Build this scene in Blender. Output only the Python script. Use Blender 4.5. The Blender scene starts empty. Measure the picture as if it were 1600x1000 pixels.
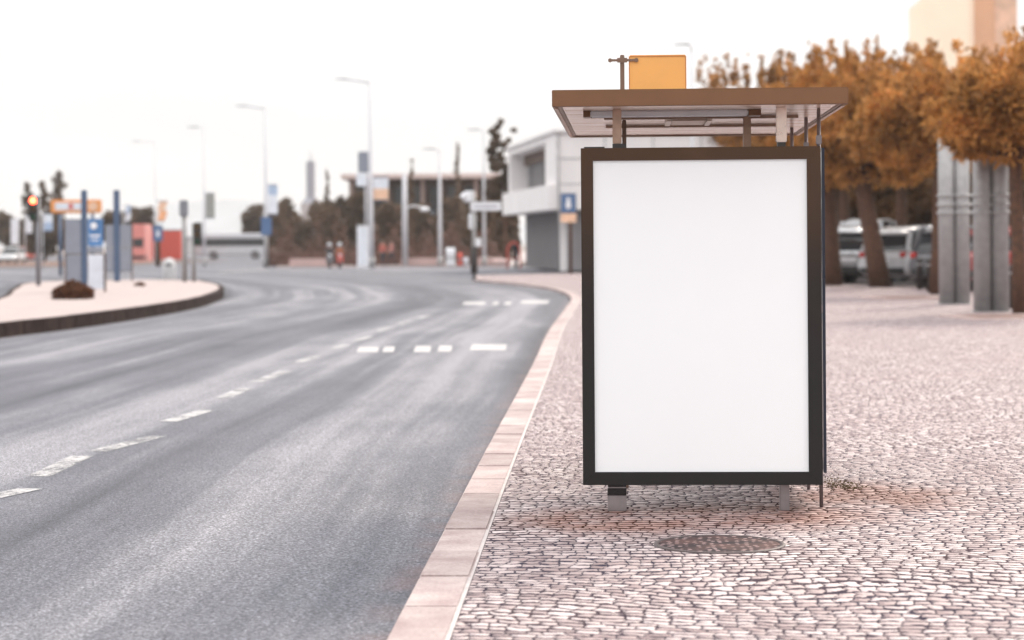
import bpy, bmesh, math, random
import numpy as np
from mathutils import Vector, Matrix
random.seed(7); rng = np.random.default_rng(7)
S = bpy.context.scene
COL = S.collection
PI = math.pi
F = 3400.0; CAMZ = 1.47; ROLL = 0.007; ROAD = -0.10; ISL = 0.16

# ------------------------------------------------------------ survey helpers
def W(px, py, D):
    u = (px-800) - ROLL*(py-381); v = (py-381) + ROLL*(px-800)
    return Vector((u*D/F, D, CAMZ - v*D/F))
def G(px, py, z=0.0):
    v = (py-381) + ROLL*(px-800)
    return W(px, py, (CAMZ-z)*F/v)

# ------------------------------------------------------------ materials
MATS = {}
def nt(name):
    m = bpy.data.materials.new(name); m.use_nodes = True
    n = m.node_tree; n.nodes.clear()
    out = n.nodes.new('ShaderNodeOutputMaterial'); b = n.nodes.new('ShaderNodeBsdfPrincipled')
    n.links.new(b.outputs[0], out.inputs['Surface'])
    return m, n, b, out
def tex(n, kind, coord, scale=(1,1,1), **kw):
    mp = n.nodes.new('ShaderNodeMapping'); mp.inputs['Scale'].default_value = scale
    n.links.new(coord, mp.inputs[0])
    t = n.nodes.new('ShaderNodeTex'+kind); n.links.new(mp.outputs[0], t.inputs['Vector'])
    for k, v in kw.items():
        if k in t.inputs: t.inputs[k].default_value = v
        else: setattr(t, k, v)
    return t
def ramp(n, src, stops):
    r = n.nodes.new('ShaderNodeValToRGB'); e = r.color_ramp.elements
    while len(e) < len(stops): e.new(0.5)
    for q, (p, c) in zip(e, stops):
        q.position = p; q.color = (c, c, c, 1) if isinstance(c, (int, float)) else (*c, 1)
    n.links.new(src, r.inputs[0]); return r.outputs[0]
def mix(n, fac, a, b, mode='MIX'):
    m = n.nodes.new('ShaderNodeMix'); m.data_type = 'RGBA'; m.blend_type = mode
    for s, v in ((m.inputs[0], fac), (m.inputs[6], a), (m.inputs[7], b)):
        if isinstance(v, (int, float)): s.default_value = v
        elif isinstance(v, tuple): s.default_value = (*v, 1)
        else: n.links.new(v, s)
    return m.outputs[2]
def mth(n, op, a, b=0.0, c=None):
    m = n.nodes.new('ShaderNodeMath'); m.operation = op
    for s, v in zip(m.inputs, (a, b, c)):
        if v is None: continue
        if isinstance(v, (int, float)): s.default_value = v
        else: n.links.new(v, s)
    return m.outputs[0]
def bump(n, b, h, strength, dist):
    k = n.nodes.new('ShaderNodeBump'); k.inputs['Strength'].default_value = strength
    k.inputs['Distance'].default_value = dist
    n.links.new(h, k.inputs['Height']); n.links.new(k.outputs[0], b.inputs['Normal'])
def M(name, col, rough=0.6, metal=0.0, var=0.12, scale=3.0, bmp=0.0, trans=0.0, emit=None, coat=0.0):
    if name in MATS: return MATS[name]
    m, n, b, out = nt(name)
    tc = n.nodes.new('ShaderNodeTexCoord').outputs['Object']
    t = tex(n, 'Noise', tc, Scale=scale, Detail=5.0, Roughness=0.6)
    lo = tuple(c*(1-var) for c in col); hi = tuple(min(1, c*(1+var)) for c in col)
    n.links.new(ramp(n, t.outputs[0], [(0.3, lo), (0.7, hi)]), b.inputs['Base Color'])
    b.inputs['Metallic'].default_value = metal
    n.links.new(ramp(n, t.outputs[0], [(0.25, max(0.02, rough*0.8)), (0.75, min(1, rough*1.15))]), b.inputs['Roughness'])
    if bmp: bump(n, b, t.outputs[0], bmp, 0.01)
    if coat: b.inputs['Coat Weight'].default_value = coat
    if emit:
        b.inputs['Emission Color'].default_value = (*emit[0], 1); b.inputs['Emission Strength'].default_value = emit[1]
    MATS[name] = m; return m
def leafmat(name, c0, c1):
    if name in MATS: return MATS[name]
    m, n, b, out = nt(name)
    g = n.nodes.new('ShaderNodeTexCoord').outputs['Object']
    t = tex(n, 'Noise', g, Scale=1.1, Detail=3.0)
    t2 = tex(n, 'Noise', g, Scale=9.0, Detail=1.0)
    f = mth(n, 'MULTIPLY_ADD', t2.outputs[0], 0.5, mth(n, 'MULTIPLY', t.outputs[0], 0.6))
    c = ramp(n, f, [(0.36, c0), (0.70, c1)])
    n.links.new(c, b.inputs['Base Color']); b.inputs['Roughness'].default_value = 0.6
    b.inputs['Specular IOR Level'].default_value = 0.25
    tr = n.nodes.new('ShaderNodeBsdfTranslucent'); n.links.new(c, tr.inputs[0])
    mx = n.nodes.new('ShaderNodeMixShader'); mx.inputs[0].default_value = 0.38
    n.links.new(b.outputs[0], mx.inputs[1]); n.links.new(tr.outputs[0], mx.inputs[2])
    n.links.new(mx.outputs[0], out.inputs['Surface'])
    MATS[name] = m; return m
def glassmat(name, tint, rough=0.02, fac=0.12):
    if name in MATS: return MATS[name]
    m, n, b, out = nt(name); n.nodes.remove(b)
    tr = n.nodes.new('ShaderNodeBsdfTransparent'); tr.inputs[0].default_value = (*tint, 1)
    gl = n.nodes.new('ShaderNodeBsdfGlossy'); gl.inputs['Roughness'].default_value = rough
    fr = n.nodes.new('ShaderNodeFresnel'); fr.inputs[0].default_value = 1.45
    mx = n.nodes.new('ShaderNodeMixShader')
    n.links.new(fr.outputs[0], mx.inputs[0]); n.links.new(tr.outputs[0], mx.inputs[1]); n.links.new(gl.outputs[0], mx.inputs[2])
    n.links.new(mx.outputs[0], out.inputs['Surface'])
    MATS[name] = m; return m

def asphalt():
    m, n, b, out = nt('asphalt')
    g = n.nodes.new('ShaderNodeTexCoord').outputs['Object']
    # travel streaks follow the lane: straight, then bending left with the kerb
    q0 = n.nodes.new('ShaderNodeSeparateXYZ'); n.links.new(g, q0.inputs[0])
    far_ = mth(n, 'MAXIMUM', mth(n, 'SUBTRACT', q0.outputs[1], 56.0), 0.0)
    bx = mth(n, 'MULTIPLY_ADD', mth(n, 'MULTIPLY', far_, far_), 0.0043, mth(n, 'MULTIPLY_ADD', q0.outputs[1], -0.0415, q0.outputs[0]))
    wob = tex(n, 'Noise', g, scale=(0.05, 0.05, 1), Scale=1.0, Detail=1.0)
    bx = mth(n, 'MULTIPLY_ADD', wob.outputs[0], 1.2, bx)
    q1 = n.nodes.new('ShaderNodeCombineXYZ'); n.links.new(bx, q1.inputs[0]); n.links.new(q0.outputs[1], q1.inputs[1])
    st = tex(n, 'Noise', q1.outputs[0], scale=(0.62, 0.012, 1), Scale=1.0, Detail=2.0, Roughness=0.5)
    fi = tex(n, 'Noise', q1.outputs[0], scale=(3.6, 0.05, 1), Scale=1.0, Detail=3.0, Roughness=0.6)
    pt = tex(n, 'Noise', q1.outputs[0], scale=(0.9, 0.22, 1), Scale=1.0, Detail=6.0, Roughness=0.65)
    agg = tex(n, 'Noise', g, scale=(1, 0.7, 1), Scale=58.0, Detail=3.0, Roughness=0.75)
    sp = tex(n, 'Noise', g, scale=(1, 1, 1), Scale=95.0, Detail=2.0, Roughness=0.7)
    sp2 = tex(n, 'Voronoi', g, scale=(1, 1, 1), Scale=75.0)
    f = mth(n, 'MULTIPLY_ADD', st.outputs[0], 0.62, mth(n, 'MULTIPLY_ADD', fi.outputs[0], 0.20, mth(n, 'MULTIPLY', pt.outputs[0], 0.22)))
    c = ramp(n, f, [(0.43, (0.034, 0.037, 0.050)), (0.53, (0.088, 0.091, 0.111)), (0.63, (0.205, 0.205, 0.226))])
    c = mix(n, 1.0, c, ramp(n, agg.outputs[0], [(0.36, (0.42, 0.42, 0.44)), (0.5, (1.0, 1.0, 1.0)), (0.64, (1.75, 1.72, 1.72))]), 'MULTIPLY')
    c = mix(n, 1.0, c, ramp(n, sp.outputs[0], [(0.32, (0.42, 0.42, 0.44)), (0.5, (1.0, 1.0, 1.0)), (0.68, (1.75, 1.72, 1.72))]), 'MULTIPLY')
    c = mix(n, 1.0, c, ramp(n, sp2.outputs['Color'], [(0.0, 0.72), (1.0, 1.22)]), 'MULTIPLY')
    # reddish grit gathered along the kerb
    sx = n.nodes.new('ShaderNodeSeparateXYZ'); n.links.new(g, sx.inputs[0])
    kd = mth(n, 'SUBTRACT', mth(n, 'MULTIPLY_ADD', sx.outputs[1], 0.0415, -0.79), sx.outputs[0])
    dn = tex(n, 'Noise', g, Scale=2.6, Detail=5.0)
    grit = mth(n, 'MULTIPLY', ramp(n, kd, [(0.0, 1.0), (0.28, 0.0)]), ramp(n, dn.outputs[0], [(0.36, 0.0), (0.62, 1.0)]))
    c = mix(n, mth(n, 'MULTIPLY', grit, 0.6), c, (0.21, 0.125, 0.115))
    n.links.new(c, b.inputs['Base Color']); b.inputs['Roughness'].default_value = 0.62
    b.inputs['Specular IOR Level'].default_value = 0.32
    h = mth(n, 'MULTIPLY_ADD', sp2.outputs[0], 0.5, sp.outputs[0])
    bump(n, b, h, 0.8, 0.008)
    return m
def cobbles(name='cobblestone', stain_shade=True):
    m, n, b, out = nt(name)
    g = n.nodes.new('ShaderNodeTexCoord').outputs['Object']
    # hand-laid rows: every row is shifted, rows wander, every stone has its own tone
    w1 = tex(n, 'Noise', g, Scale=0.55, Detail=1.0); w2 = tex(n, 'Noise', g, Scale=10.5, Detail=2.0)
    v0 = n.nodes.new('ShaderNodeVectorMath'); v0.operation = 'MULTIPLY_ADD'; n.links.new(w1.outputs['Color'], v0.inputs[0]); v0.inputs[1].default_value = (0.5, 0.9, 0); n.links.new(g, v0.inputs[2])
    v1_ = n.nodes.new('ShaderNodeVectorMath'); v1_.operation = 'MULTIPLY_ADD'; n.links.new(w2.outputs['Color'], v1_.inputs[0]); v1_.inputs[1].default_value = (0.10, 0.085, 0); n.links.new(v0.outputs[0], v1_.inputs[2])
    mp = n.nodes.new('ShaderNodeMapping'); mp.inputs['Rotation'].default_value = (0, 0, 0.16); n.links.new(v1_.outputs[0], mp.inputs[0])
    sp_ = n.nodes.new('ShaderNodeSeparateXYZ'); n.links.new(mp.outputs[0], sp_.inputs[0])
    vv = mth(n, 'DIVIDE', sp_.outputs[1], 0.080); row = mth(n, 'FLOOR', vv)
    rn = n.nodes.new('ShaderNodeTexWhiteNoise'); rn.noise_dimensions = '1D'; n.links.new(row, rn.inputs['W'])
    uu = mth(n, 'ADD', mth(n, 'DIVIDE', sp_.outputs[0], 0.080), mth(n, 'MULTIPLY', rn.outputs[0], 7.0)); colm = mth(n, 'FLOOR', uu)
    cb_ = n.nodes.new('ShaderNodeCombineXYZ'); n.links.new(colm, cb_.inputs[0]); n.links.new(row, cb_.inputs[1])
    ce = n.nodes.new('ShaderNodeTexWhiteNoise'); ce.noise_dimensions = '2D'; n.links.new(cb_.outputs[0], ce.inputs['Vector'])
    dv = mth(n, 'SUBTRACT', 0.5, mth(n, 'ABSOLUTE', mth(n, 'SUBTRACT', mth(n, 'FRACT', vv), 0.5)))
    du = mth(n, 'SUBTRACT', 0.5, mth(n, 'ABSOLUTE', mth(n, 'SUBTRACT', mth(n, 'FRACT', uu), 0.5)))
    mn = tex(n, 'Noise', g, Scale=13.0, Detail=3.0, Roughness=0.6)
    ln = tex(n, 'Noise', g, Scale=0.55, Detail=4.0)
    fn = tex(n, 'Noise', g, Scale=38.0, Detail=3.0)
    big = mth(n, 'MULTIPLY_ADD', ln.outputs[0], 0.30, mth(n, 'MULTIPLY', mn.outputs[0], 0.75))     # about 0.2 to 0.85
    gv = mth(n, 'SUBTRACT', dv, mth(n, 'MULTIPLY_ADD', big, 0.75, -0.26)); gu = mth(n, 'SUBTRACT', du, mth(n, 'MULTIPLY_ADD', big, 0.24, -0.09))
    joint = ramp(n, mth(n, 'MINIMUM', gv, gu), [(0.0, 1.0), (0.055, 0.0)])
    edh = mth(n, 'MINIMUM', mth(n, 'MINIMUM', dv, du), 0.32)
    st = ramp(n, ce.outputs[0], [(0.0, (0.31, 0.235, 0.235)), (0.35, (0.47, 0.385, 0.38)), (1.0, (0.65, 0.57, 0.568))])
    st = mix(n, 1.0, st, ramp(n, fn.outputs[0], [(0.3, 0.80), (0.7, 1.1)]), 'MULTIPLY')
    st = mix(n, 1.0, st, ramp(n, ln.outputs[0], [(0.3, (0.82, 0.75, 0.74)), (0.65, (1.06, 1.06, 1.06))]), 'MULTIPLY')
    jc = ramp(n, ln.outputs[0], [(0.35, (0.040, 0.038, 0.058)), (0.65, (0.075, 0.052, 0.058))])
    if stain_shade:
        # rusty stain around the shelter feet, darkened to paint in their contact shadow
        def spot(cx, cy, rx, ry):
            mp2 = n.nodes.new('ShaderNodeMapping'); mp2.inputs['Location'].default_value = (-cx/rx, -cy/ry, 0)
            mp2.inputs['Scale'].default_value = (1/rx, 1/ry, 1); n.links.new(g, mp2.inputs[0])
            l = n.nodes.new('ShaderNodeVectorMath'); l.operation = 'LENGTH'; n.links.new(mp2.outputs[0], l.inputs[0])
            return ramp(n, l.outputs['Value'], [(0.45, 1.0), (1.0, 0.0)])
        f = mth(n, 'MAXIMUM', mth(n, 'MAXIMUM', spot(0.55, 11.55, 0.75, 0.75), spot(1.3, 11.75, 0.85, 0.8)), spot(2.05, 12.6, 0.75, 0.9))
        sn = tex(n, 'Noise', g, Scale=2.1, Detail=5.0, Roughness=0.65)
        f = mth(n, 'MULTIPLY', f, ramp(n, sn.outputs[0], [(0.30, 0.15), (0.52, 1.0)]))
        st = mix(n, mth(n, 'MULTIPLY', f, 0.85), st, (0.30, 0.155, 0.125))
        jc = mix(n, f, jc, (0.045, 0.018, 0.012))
    c = mix(n, joint, st, jc)
    n.links.new(mth(n, 'MULTIPLY_ADD', joint, -0.38, 0.40), b.inputs['Specular IOR Level'])
    n.links.new(c, b.inputs['Base Color'])
    n.links.new(mth(n, 'MAXIMUM', joint, ramp(n, fn.outputs[0], [(0.3, 0.45), (0.7, 0.75)])), b.inputs['Roughness'])
    h = mth(n, 'MULTIPLY_ADD', fn.outputs[0], 0.12, edh)
    bump(n, b, h, 1.0, 0.045)
    return m

# ------------------------------------------------------------ mesh builder
class MB:
    def __init__(s): s.v = []; s.f = []; s.sm = []
    def add(s, v, f, smooth=False):
        o = len(s.v); s.v += [tuple(p) for p in v]; s.f += [tuple(i+o for i in q) for q in f]; s.sm += [smooth]*len(f); return s
    def box(s, x0, x1, y0, y1, z0, z1):
        v = [(x0,y0,z0),(x1,y0,z0),(x1,y1,z0),(x0,y1,z0),(x0,y0,z1),(x1,y0,z1),(x1,y1,z1),(x0,y1,z1)]
        return s.add(v, [(3,2,1,0),(4,5,6,7),(0,1,5,4),(1,2,6,5),(2,3,7,6),(3,0,4,7)])
    def cbox(s, c, sz): return s.box(c[0]-sz[0]/2, c[0]+sz[0]/2, c[1]-sz[1]/2, c[1]+sz[1]/2, c[2]-sz[2]/2, c[2]+sz[2]/2)
    def bar(s, p, q, w, h):
        p, q = Vector(p), Vector(q); d = (q-p).normalized()
        up = Vector((0,0,1)) if abs(d.z) < .95 else Vector((0,1,0))
        a = d.cross(up).normalized()*w/2; b_ = a.cross(d).normalized()*h/2
        v = [p-a-b_, p+a-b_, p+a+b_, p-a+b_, q-a-b_, q+a-b_, q+a+b_, q-a+b_]
        return s.add(v, [(3,2,1,0),(4,5,6,7),(0,1,5,4),(1,2,6,5),(2,3,7,6),(3,0,4,7)])
    def tube(s, pts, rad, n=12, caps=True):
        pts = [Vector(p) for p in pts]
        if isinstance(rad, (int, float)): rad = [rad]*len(pts)
        v = []; f = []; ref = None
        for i, p in enumerate(pts):
            d = (pts[min(i+1, len(pts)-1)] - pts[max(i-1, 0)]).normalized()
            if ref is None: ref = Vector((1,0,0)) if abs(d.x) < .9 else Vector((0,1,0))
            a = (ref - d*ref.dot(d)).normalized(); b_ = d.cross(a); ref = a
            for k in range(n):
                t = 2*PI*k/n; v.append(p + (a*math.cos(t) + b_*math.sin(t))*rad[i])
        for i in range(len(pts)-1):
            for k in range(n):
                k2 = (k+1) % n; f.append((i*n+k, i*n+k2, (i+1)*n+k2, (i+1)*n+k))
        s.add(v, f, True)
        if caps:
            o = len(s.v)-len(v); s.f.append(tuple(o+k for k in reversed(range(n)))); s.sm.append(False)
            s.f.append(tuple(o+(len(pts)-1)*n+k for k in range(n))); s.sm.append(False)
        return s
    def ball(s, c, r, sc=(1,1,1), n=12, m=8):
        v = []; f = []
        for i in range(m+1):
            th = PI*i/m
            for k in range(n):
                ph = 2*PI*k/n
                v.append((c[0]+r*sc[0]*math.sin(th)*math.cos(ph), c[1]+r*sc[1]*math.sin(th)*math.sin(ph), c[2]+r*sc[2]*math.cos(th)))
        for i in range(m):
            for k in range(n):
                k2 = (k+1) % n; f.append((i*n+k, (i+1)*n+k, (i+1)*n+k2, i*n+k2))
        return s.add(v, f, True)
    def prism(s, poly, z0, z1):      # poly in xy, extruded along z
        n = len(poly); v = [(p[0], p[1], z0) for p in poly] + [(p[0], p[1], z1) for p in poly]
        f = [tuple(reversed(range(n))), tuple(range(n, 2*n))] + [(i, (i+1) % n, n+(i+1) % n, n+i) for i in range(n)]
        return s.add(v, f)
    def xprism(s, prof, x0, x1):     # prof in yz
        n = len(prof); v = [(x0, p[0], p[1]) for p in prof] + [(x1, p[0], p[1]) for p in prof]
        f = [tuple(range(n)), tuple(reversed(range(n, 2*n)))] + [(i, n+i, n+(i+1) % n, (i+1) % n) for i in range(n)]
        return s.add(v, f)
    def disc(s, c, r, axis='y', t=0.01, n=20):
        a = {'x': Vector((1,0,0)), 'y': Vector((0,1,0)), 'z': Vector((0,0,1))}[axis]
        return s.tube([Vector(c)-a*t/2, Vector(c)+a*t/2], r, n)
    def build(s, name, mat, parent=None, bevel=0.0, loc=None, seg=2):
        me = bpy.data.meshes.new(name); me.from_pydata(s.v, [], s.f)
        bm = bmesh.new(); bm.from_mesh(me)
        for fc, sm in zip(bm.faces, s.sm): fc.smooth = sm
        bmesh.ops.recalc_face_normals(bm, faces=bm.faces[:])
        if bevel:
            ed = [e for e in bm.edges if e.is_manifold and e.calc_face_angle(0) > 0.6]
            bmesh.ops.bevel(bm, geom=ed, offset=bevel, segments=seg, affect='EDGES', clamp_overlap=True)
        bm.to_mesh(me); bm.free(); me.materials.append(mat)
        o = bpy.data.objects.new(name, me); COL.objects.link(o)
        if parent: o.parent = parent
        if loc is not None: o.location = loc
        return o
def npmesh(name, verts, faces_n, mat, parent=None):
    """verts (K*faces_n,3): consecutive groups of faces_n verts are faces"""
    k = len(verts)//faces_n; me = bpy.data.meshes.new(name)
    me.vertices.add(len(verts)); me.vertices.foreach_set('co', np.asarray(verts, np.float32).ravel())
    me.loops.add(len(verts)); me.loops.foreach_set('vertex_index', np.arange(len(verts), dtype=np.int32))
    me.polygons.add(k); me.polygons.foreach_set('loop_start', np.arange(0, len(verts), faces_n, dtype=np.int32))
    me.polygons.foreach_set('loop_total', np.full(k, faces_n, np.int32))
    me.update(calc_edges=True); me.validate(); me.materials.append(mat)
    o = bpy.data.objects.new(name, me); COL.objects.link(o)
    if parent: o.parent = parent
    return o
def thing(name, label, cat, loc=(0,0,0), rz=0.0, group=None):
    o = bpy.data.objects.new(name, None); COL.objects.link(o); o.empty_display_size = 0.2
    o.location = loc; o.rotation_euler = (0, 0, rz); o['label'] = label; o['category'] = cat
    if group: o['group'] = group
    return o
def tag(o, label, cat, group=None):
    o['label'] = label; o['category'] = cat
    if group: o['group'] = group
    return o
def struct(o): o['kind'] = 'structure'; return o
def dup(root, loc, rz, label, group=None):
    r = root.copy(); COL.objects.link(r); r.location = loc; r.rotation_euler = (0, 0, rz); r['label'] = label
    if group: r['group'] = group
    for ch in list(root.children):
        c = ch.copy(); COL.objects.link(c); c.parent = r
        for g_ in list(ch.children):
            d = g_.copy(); COL.objects.link(d); d.parent = c
    return r

# ------------------------------------------------------------ common materials
m_frame = M('charcoal paint', (0.040, 0.036, 0.034), 0.42, var=0.1, scale=6)
m_roof = M('brown painted aluminium', (0.175, 0.078, 0.030), 0.45, var=0.08, scale=4)
m_ftop = M('bronze painted aluminium', (0.125, 0.062, 0.030), 0.42, var=0.08, scale=4)
m_steel = M('brushed steel', (0.27, 0.24, 0.245), 0.38, 0.6, var=0.15, scale=14)
m_galv = M('galvanised steel', (0.35, 0.345, 0.345), 0.55, 0.3, var=0.16, scale=5, bmp=0.1)
m_lamp = M('pale lamp paint', (0.56, 0.56, 0.59), 0.6, var=0.06)
m_dark = M('black rubber', (0.03, 0.03, 0.032), 0.7)
m_white = M('white enamel', (0.78, 0.79, 0.82), 0.5, var=0.05)
m_lightgrey = M('light grey panel', (0.24, 0.26, 0.31), 0.6, var=0.08)
m_bluepost = M('blue grey paint', (0.07, 0.11, 0.19), 0.5, var=0.1)
m_blue = M('sign blue', (0.085, 0.155, 0.30), 0.5, var=0.15)
m_orange = M('orange sign paint', (0.82, 0.34, 0.10), 0.5, var=0.06)
m_red = M('red paint', (0.62, 0.09, 0.06), 0.5, var=0.1)
m_glassdark = M('dark glass', (0.03, 0.032, 0.036), 0.12, var=0.05)
m_bark = M('brown bark', (0.095, 0.046, 0.027), 0.9, var=0.5, scale=9, bmp=1.0)
m_soil = M('brown soil', (0.14, 0.08, 0.06), 0.95, var=0.3, scale=8, bmp=0.5)

# ------------------------------------------------------------ camera, light, sky
cd = bpy.data.cameras.new('camera'); cam = bpy.data.objects.new('camera', cd); COL.objects.link(cam); S.camera = cam
cd.sensor_width = 36.0; cd.lens = 36.0*F/1600.0; cd.clip_start = 0.1; cd.clip_end = 9000
cd.shift_y = -(500-381)/1600.0
cam.matrix_world = Matrix.Translation((0,0,CAMZ)) @ Matrix.Rotation(PI/2, 4, 'X') @ Matrix.Rotation(-ROLL, 4, 'Z')
cd.dof.use_dof = True; cd.dof.focus_distance = 11.9; cd.dof.aperture_fstop = 2.25; cd.dof.aperture_blades = 0

SUN_EL, SUN_AZ = math.radians(38), math.radians(32)     # azimuth to the right of the view direction
sd = bpy.data.lights.new('sun', 'SUN'); so = bpy.data.objects.new('sun', sd); COL.objects.link(so)
sd.energy = 2.6; sd.angle = math.radians(14); sd.color = (1.0, 0.88, 0.76)
sdir = Vector((math.sin(SUN_AZ)*math.cos(SUN_EL), math.cos(SUN_AZ)*math.cos(SUN_EL), math.sin(SUN_EL)))
so.rotation_euler = (-sdir).to_track_quat('-Z', 'Y').to_euler(); so.location = sdir*50

w = bpy.data.worlds.new('World'); S.world = w; w.use_nodes = True
n = w.node_tree; n.nodes.clear()
out = n.nodes.new('ShaderNodeOutputWorld')
sky = n.nodes.new('ShaderNodeTexSky'); sky.sky_type = 'NISHITA'; sky.sun_disc = False
sky.sun_elevation = SUN_EL; sky.sun_rotation = SUN_AZ
b1 = n.nodes.new('ShaderNodeBackground'); n.links.new(sky.outputs[0], b1.inputs[0]); b1.inputs[1].default_value = 0.08
tcw = n.nodes.new('ShaderNodeTexCoord').outputs['Generated']
sz = n.nodes.new('ShaderNodeSeparateXYZ'); n.links.new(tcw, sz.inputs[0])
el = mth(n, 'MAXIMUM', sz.outputs[2], 0.0)
lum = mth(n, 'MULTIPLY_ADD', el, 1.55, 0.81)                 # overcast cloud: brighter towards the zenith
cn = tex(n, 'Noise', tcw, scale=(1, 1, 4.5), Scale=3.2, Detail=5.0, Roughness=0.5)
cc = ramp(n, cn.outputs[0], [(0.38, (0.91, 0.90, 0.90)), (0.58, (1.0, 0.985, 0.978))])
b2 = n.nodes.new('ShaderNodeBackground'); n.links.new(cc, b2.inputs[0]); n.links.new(lum, b2.inputs[1])
mxw = n.nodes.new('ShaderNodeMixShader'); mxw.inputs[0].default_value = 0.95
n.links.new(b1.outputs[0], mxw.inputs[1]); n.links.new(b2.outputs[0], mxw.inputs[2]); n.links.new(mxw.outputs[0], out.inputs[0])
S.view_settings.view_transform = 'Standard'; S.view_settings.look = 'None'; S.view_settings.exposure = 0.25; S.view_settings.gamma = 1
S.cycles.max_bounces = 8; S.cycles.transparent_max_bounces = 16; S.cycles.volume_bounces = 0
S.cycles.sample_clamp_indirect = 6

# ------------------------------------------------------------ ground, road, kerbs
m_ground = M('dusty ground', (0.22, 0.18, 0.16), 0.95, var=0.2, scale=0.3)
def sheet(name, poly, z, mat, th=None):
    b_ = MB()
    if th: b_.prism([(p[0], p[1]) for p in poly], z-th, z)
    else: b_.add([(p[0], p[1], z) for p in poly], [tuple(range(len(poly)))])
    return struct(b_.build(name, mat))
sheet('ground', [(-4000,-200),(4000,-200),(4000,6000),(-4000,6000)], ROAD-0.02, m_ground)
m_asph = asphalt()
sheet('road', [(-90,-12),(60,-12),(60,170),(-5,400),(-90,400)], ROAD, m_asph)
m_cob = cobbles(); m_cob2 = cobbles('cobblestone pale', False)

kp = [(655,900),(752,715),(833,567),(857,517),(886,478),(893,466),(882,456),(850,447.5),(800,441.5),(745,436.5)]
K = [G(*p) for p in kp]; K = [Vector((p.x, p.y, 0)) for p in K]
d0 = (K[1]-K[0]).normalized(); K = [K[0]-d0*16] + K
K += [Vector((p.x, p.y, 0)) for p in (G(741,432.5), G(765,429.5), G(910,427), G(1150,425.5))]
def smooth_path(P, step=0.4):
    out_ = []
    for i in range(len(P)-1):
        p0 = P[max(i-1,0)]; p1 = P[i]; p2 = P[i+1]; p3 = P[min(i+2, len(P)-1)]
        L = (p2-p1).length; k = max(2, int(L/step))
        for j in range(k):
            t = j/k
            # centripetal-ish: scale tangents to the segment length
            t1 = ((p2-p0).normalized() if i else (p2-p1).normalized())*L; t2 = (p3-p1).normalized()*L
            h = 2*t**3-3*t**2+1; h2 = t**3-2*t**2+t; h3 = -2*t**3+3*t**2; h4 = t**3-t**2
            out_.append(p1*h + t1*h2 + p2*h3 + t2*h4)
    out_.append(P[-1].copy()); return out_
def resample(P, step):
    out_ = [P[0].copy()]; acc = 0.0
    for a, b_ in zip(P, P[1:]):
        L = (b_-a).length; pos = 0
        while L > 1e-9 and acc + (L-pos) >= step:
            pos += step-acc; acc = 0; out_.append(a.lerp(b_, pos/L))
        acc += L-pos
    return out_
def normals(P):
    N = []
    for i in range(len(P)):
        d = (P[min(i+1, len(P)-1)]-P[max(i-1, 0)]).normalized(); N.append(Vector((d.y, -d.x, 0)))
    return N
KP = smooth_path(K, 0.4)
KW = 0.225
def kerb(name, P, w_, z1, z0, mat, gap=0.012, step=0.8, side=1):
    mb = MB(); R = resample(P, step); N = normals(R)
    for i in range(len(R)-1):
        d = (R[i+1]-R[i]); L = d.length; a = R[i]+d*(gap/2/L); b_ = R[i+1]-d*(gap/2/L)
        dz = random.uniform(-0.003, 0.003)
        na, nb = N[i]*w_*side, N[i+1]*w_*side
        v = [a, b_, b_+nb, a+na]
        vv = [(p.x, p.y, z0) for p in v] + [(p.x, p.y, z1+dz) for p in v]
        mb.add(vv, [(3,2,1,0),(4,5,6,7),(0,1,5,4),(1,2,6,5),(2,3,7,6),(3,0,4,7)])
    o = struct(mb.build(name, mat, bevel=0.008, seg=2))
    return o
def strip(name, P, off0, off1, z, mat):
    N = normals(P); mb = MB()
    for i in range(len(P)-1):
        q = [P[i]+N[i]*off0, P[i+1]+N[i+1]*off0, P[i+1]+N[i+1]*off1, P[i]+N[i]*off1]
        mb.add([(p.x, p.y, z) for p in q], [(0,1,2,3)])
    return struct(mb.build(name, mat))
def kerbmat(name, lo, hi, spec=0.35):
    m, n, b, out = nt(name)
    g = n.nodes.new('ShaderNodeTexCoord').outputs['Object']
    geo = n.nodes.new('ShaderNodeNewGeometry')
    t = tex(n, 'Noise', g, Scale=3.0, Detail=6.0, Roughness=0.65); t2 = tex(n, 'Noise', g, Scale=60.0, Detail=2.0)
    c = ramp(n, t.outputs[0], [(0.32, lo), (0.66, hi)])
    c = mix(n, 1.0, c, ramp(n, geo.outputs['Random Per Island'], [(0.0, 0.80), (1.0, 1.12)]), 'MULTIPLY')
    c = mix(n, 1.0, c, ramp(n, t2.outputs[0], [(0.3, 0.85), (0.7, 1.12)]), 'MULTIPLY')
    n.links.new(c, b.inputs['Base Color']); b.inputs['Roughness'].default_value = 0.8; b.inputs['Specular IOR Level'].default_value = spec
    bump(n, b, t2.outputs[0], 0.3, 0.004); return m
m_kerb = kerbmat('pink limestone', (0.31,0.23,0.225), (0.47,0.39,0.375))
kerb('kerb', KP, KW, 0.0, ROAD-0.01, m_kerb)
m_mortar = M('pale mortar', (0.50, 0.45, 0.44), 0.9, var=0.15, scale=8)
strip('kerb_mortar', KP, 0.004, KW+0.012, -0.006, m_mortar)
NK = normals(KP)
inner = [KP[i]+NK[i]*(KW+0.016) for i in range(len(KP))]
# keep a clean outline at the tight nose
poly = [(p.x, p.y) for p in inner] + [(60, inner[-1].y), (60, -12)]
sheet('pavement', poly, -0.002, m_cob)

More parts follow.
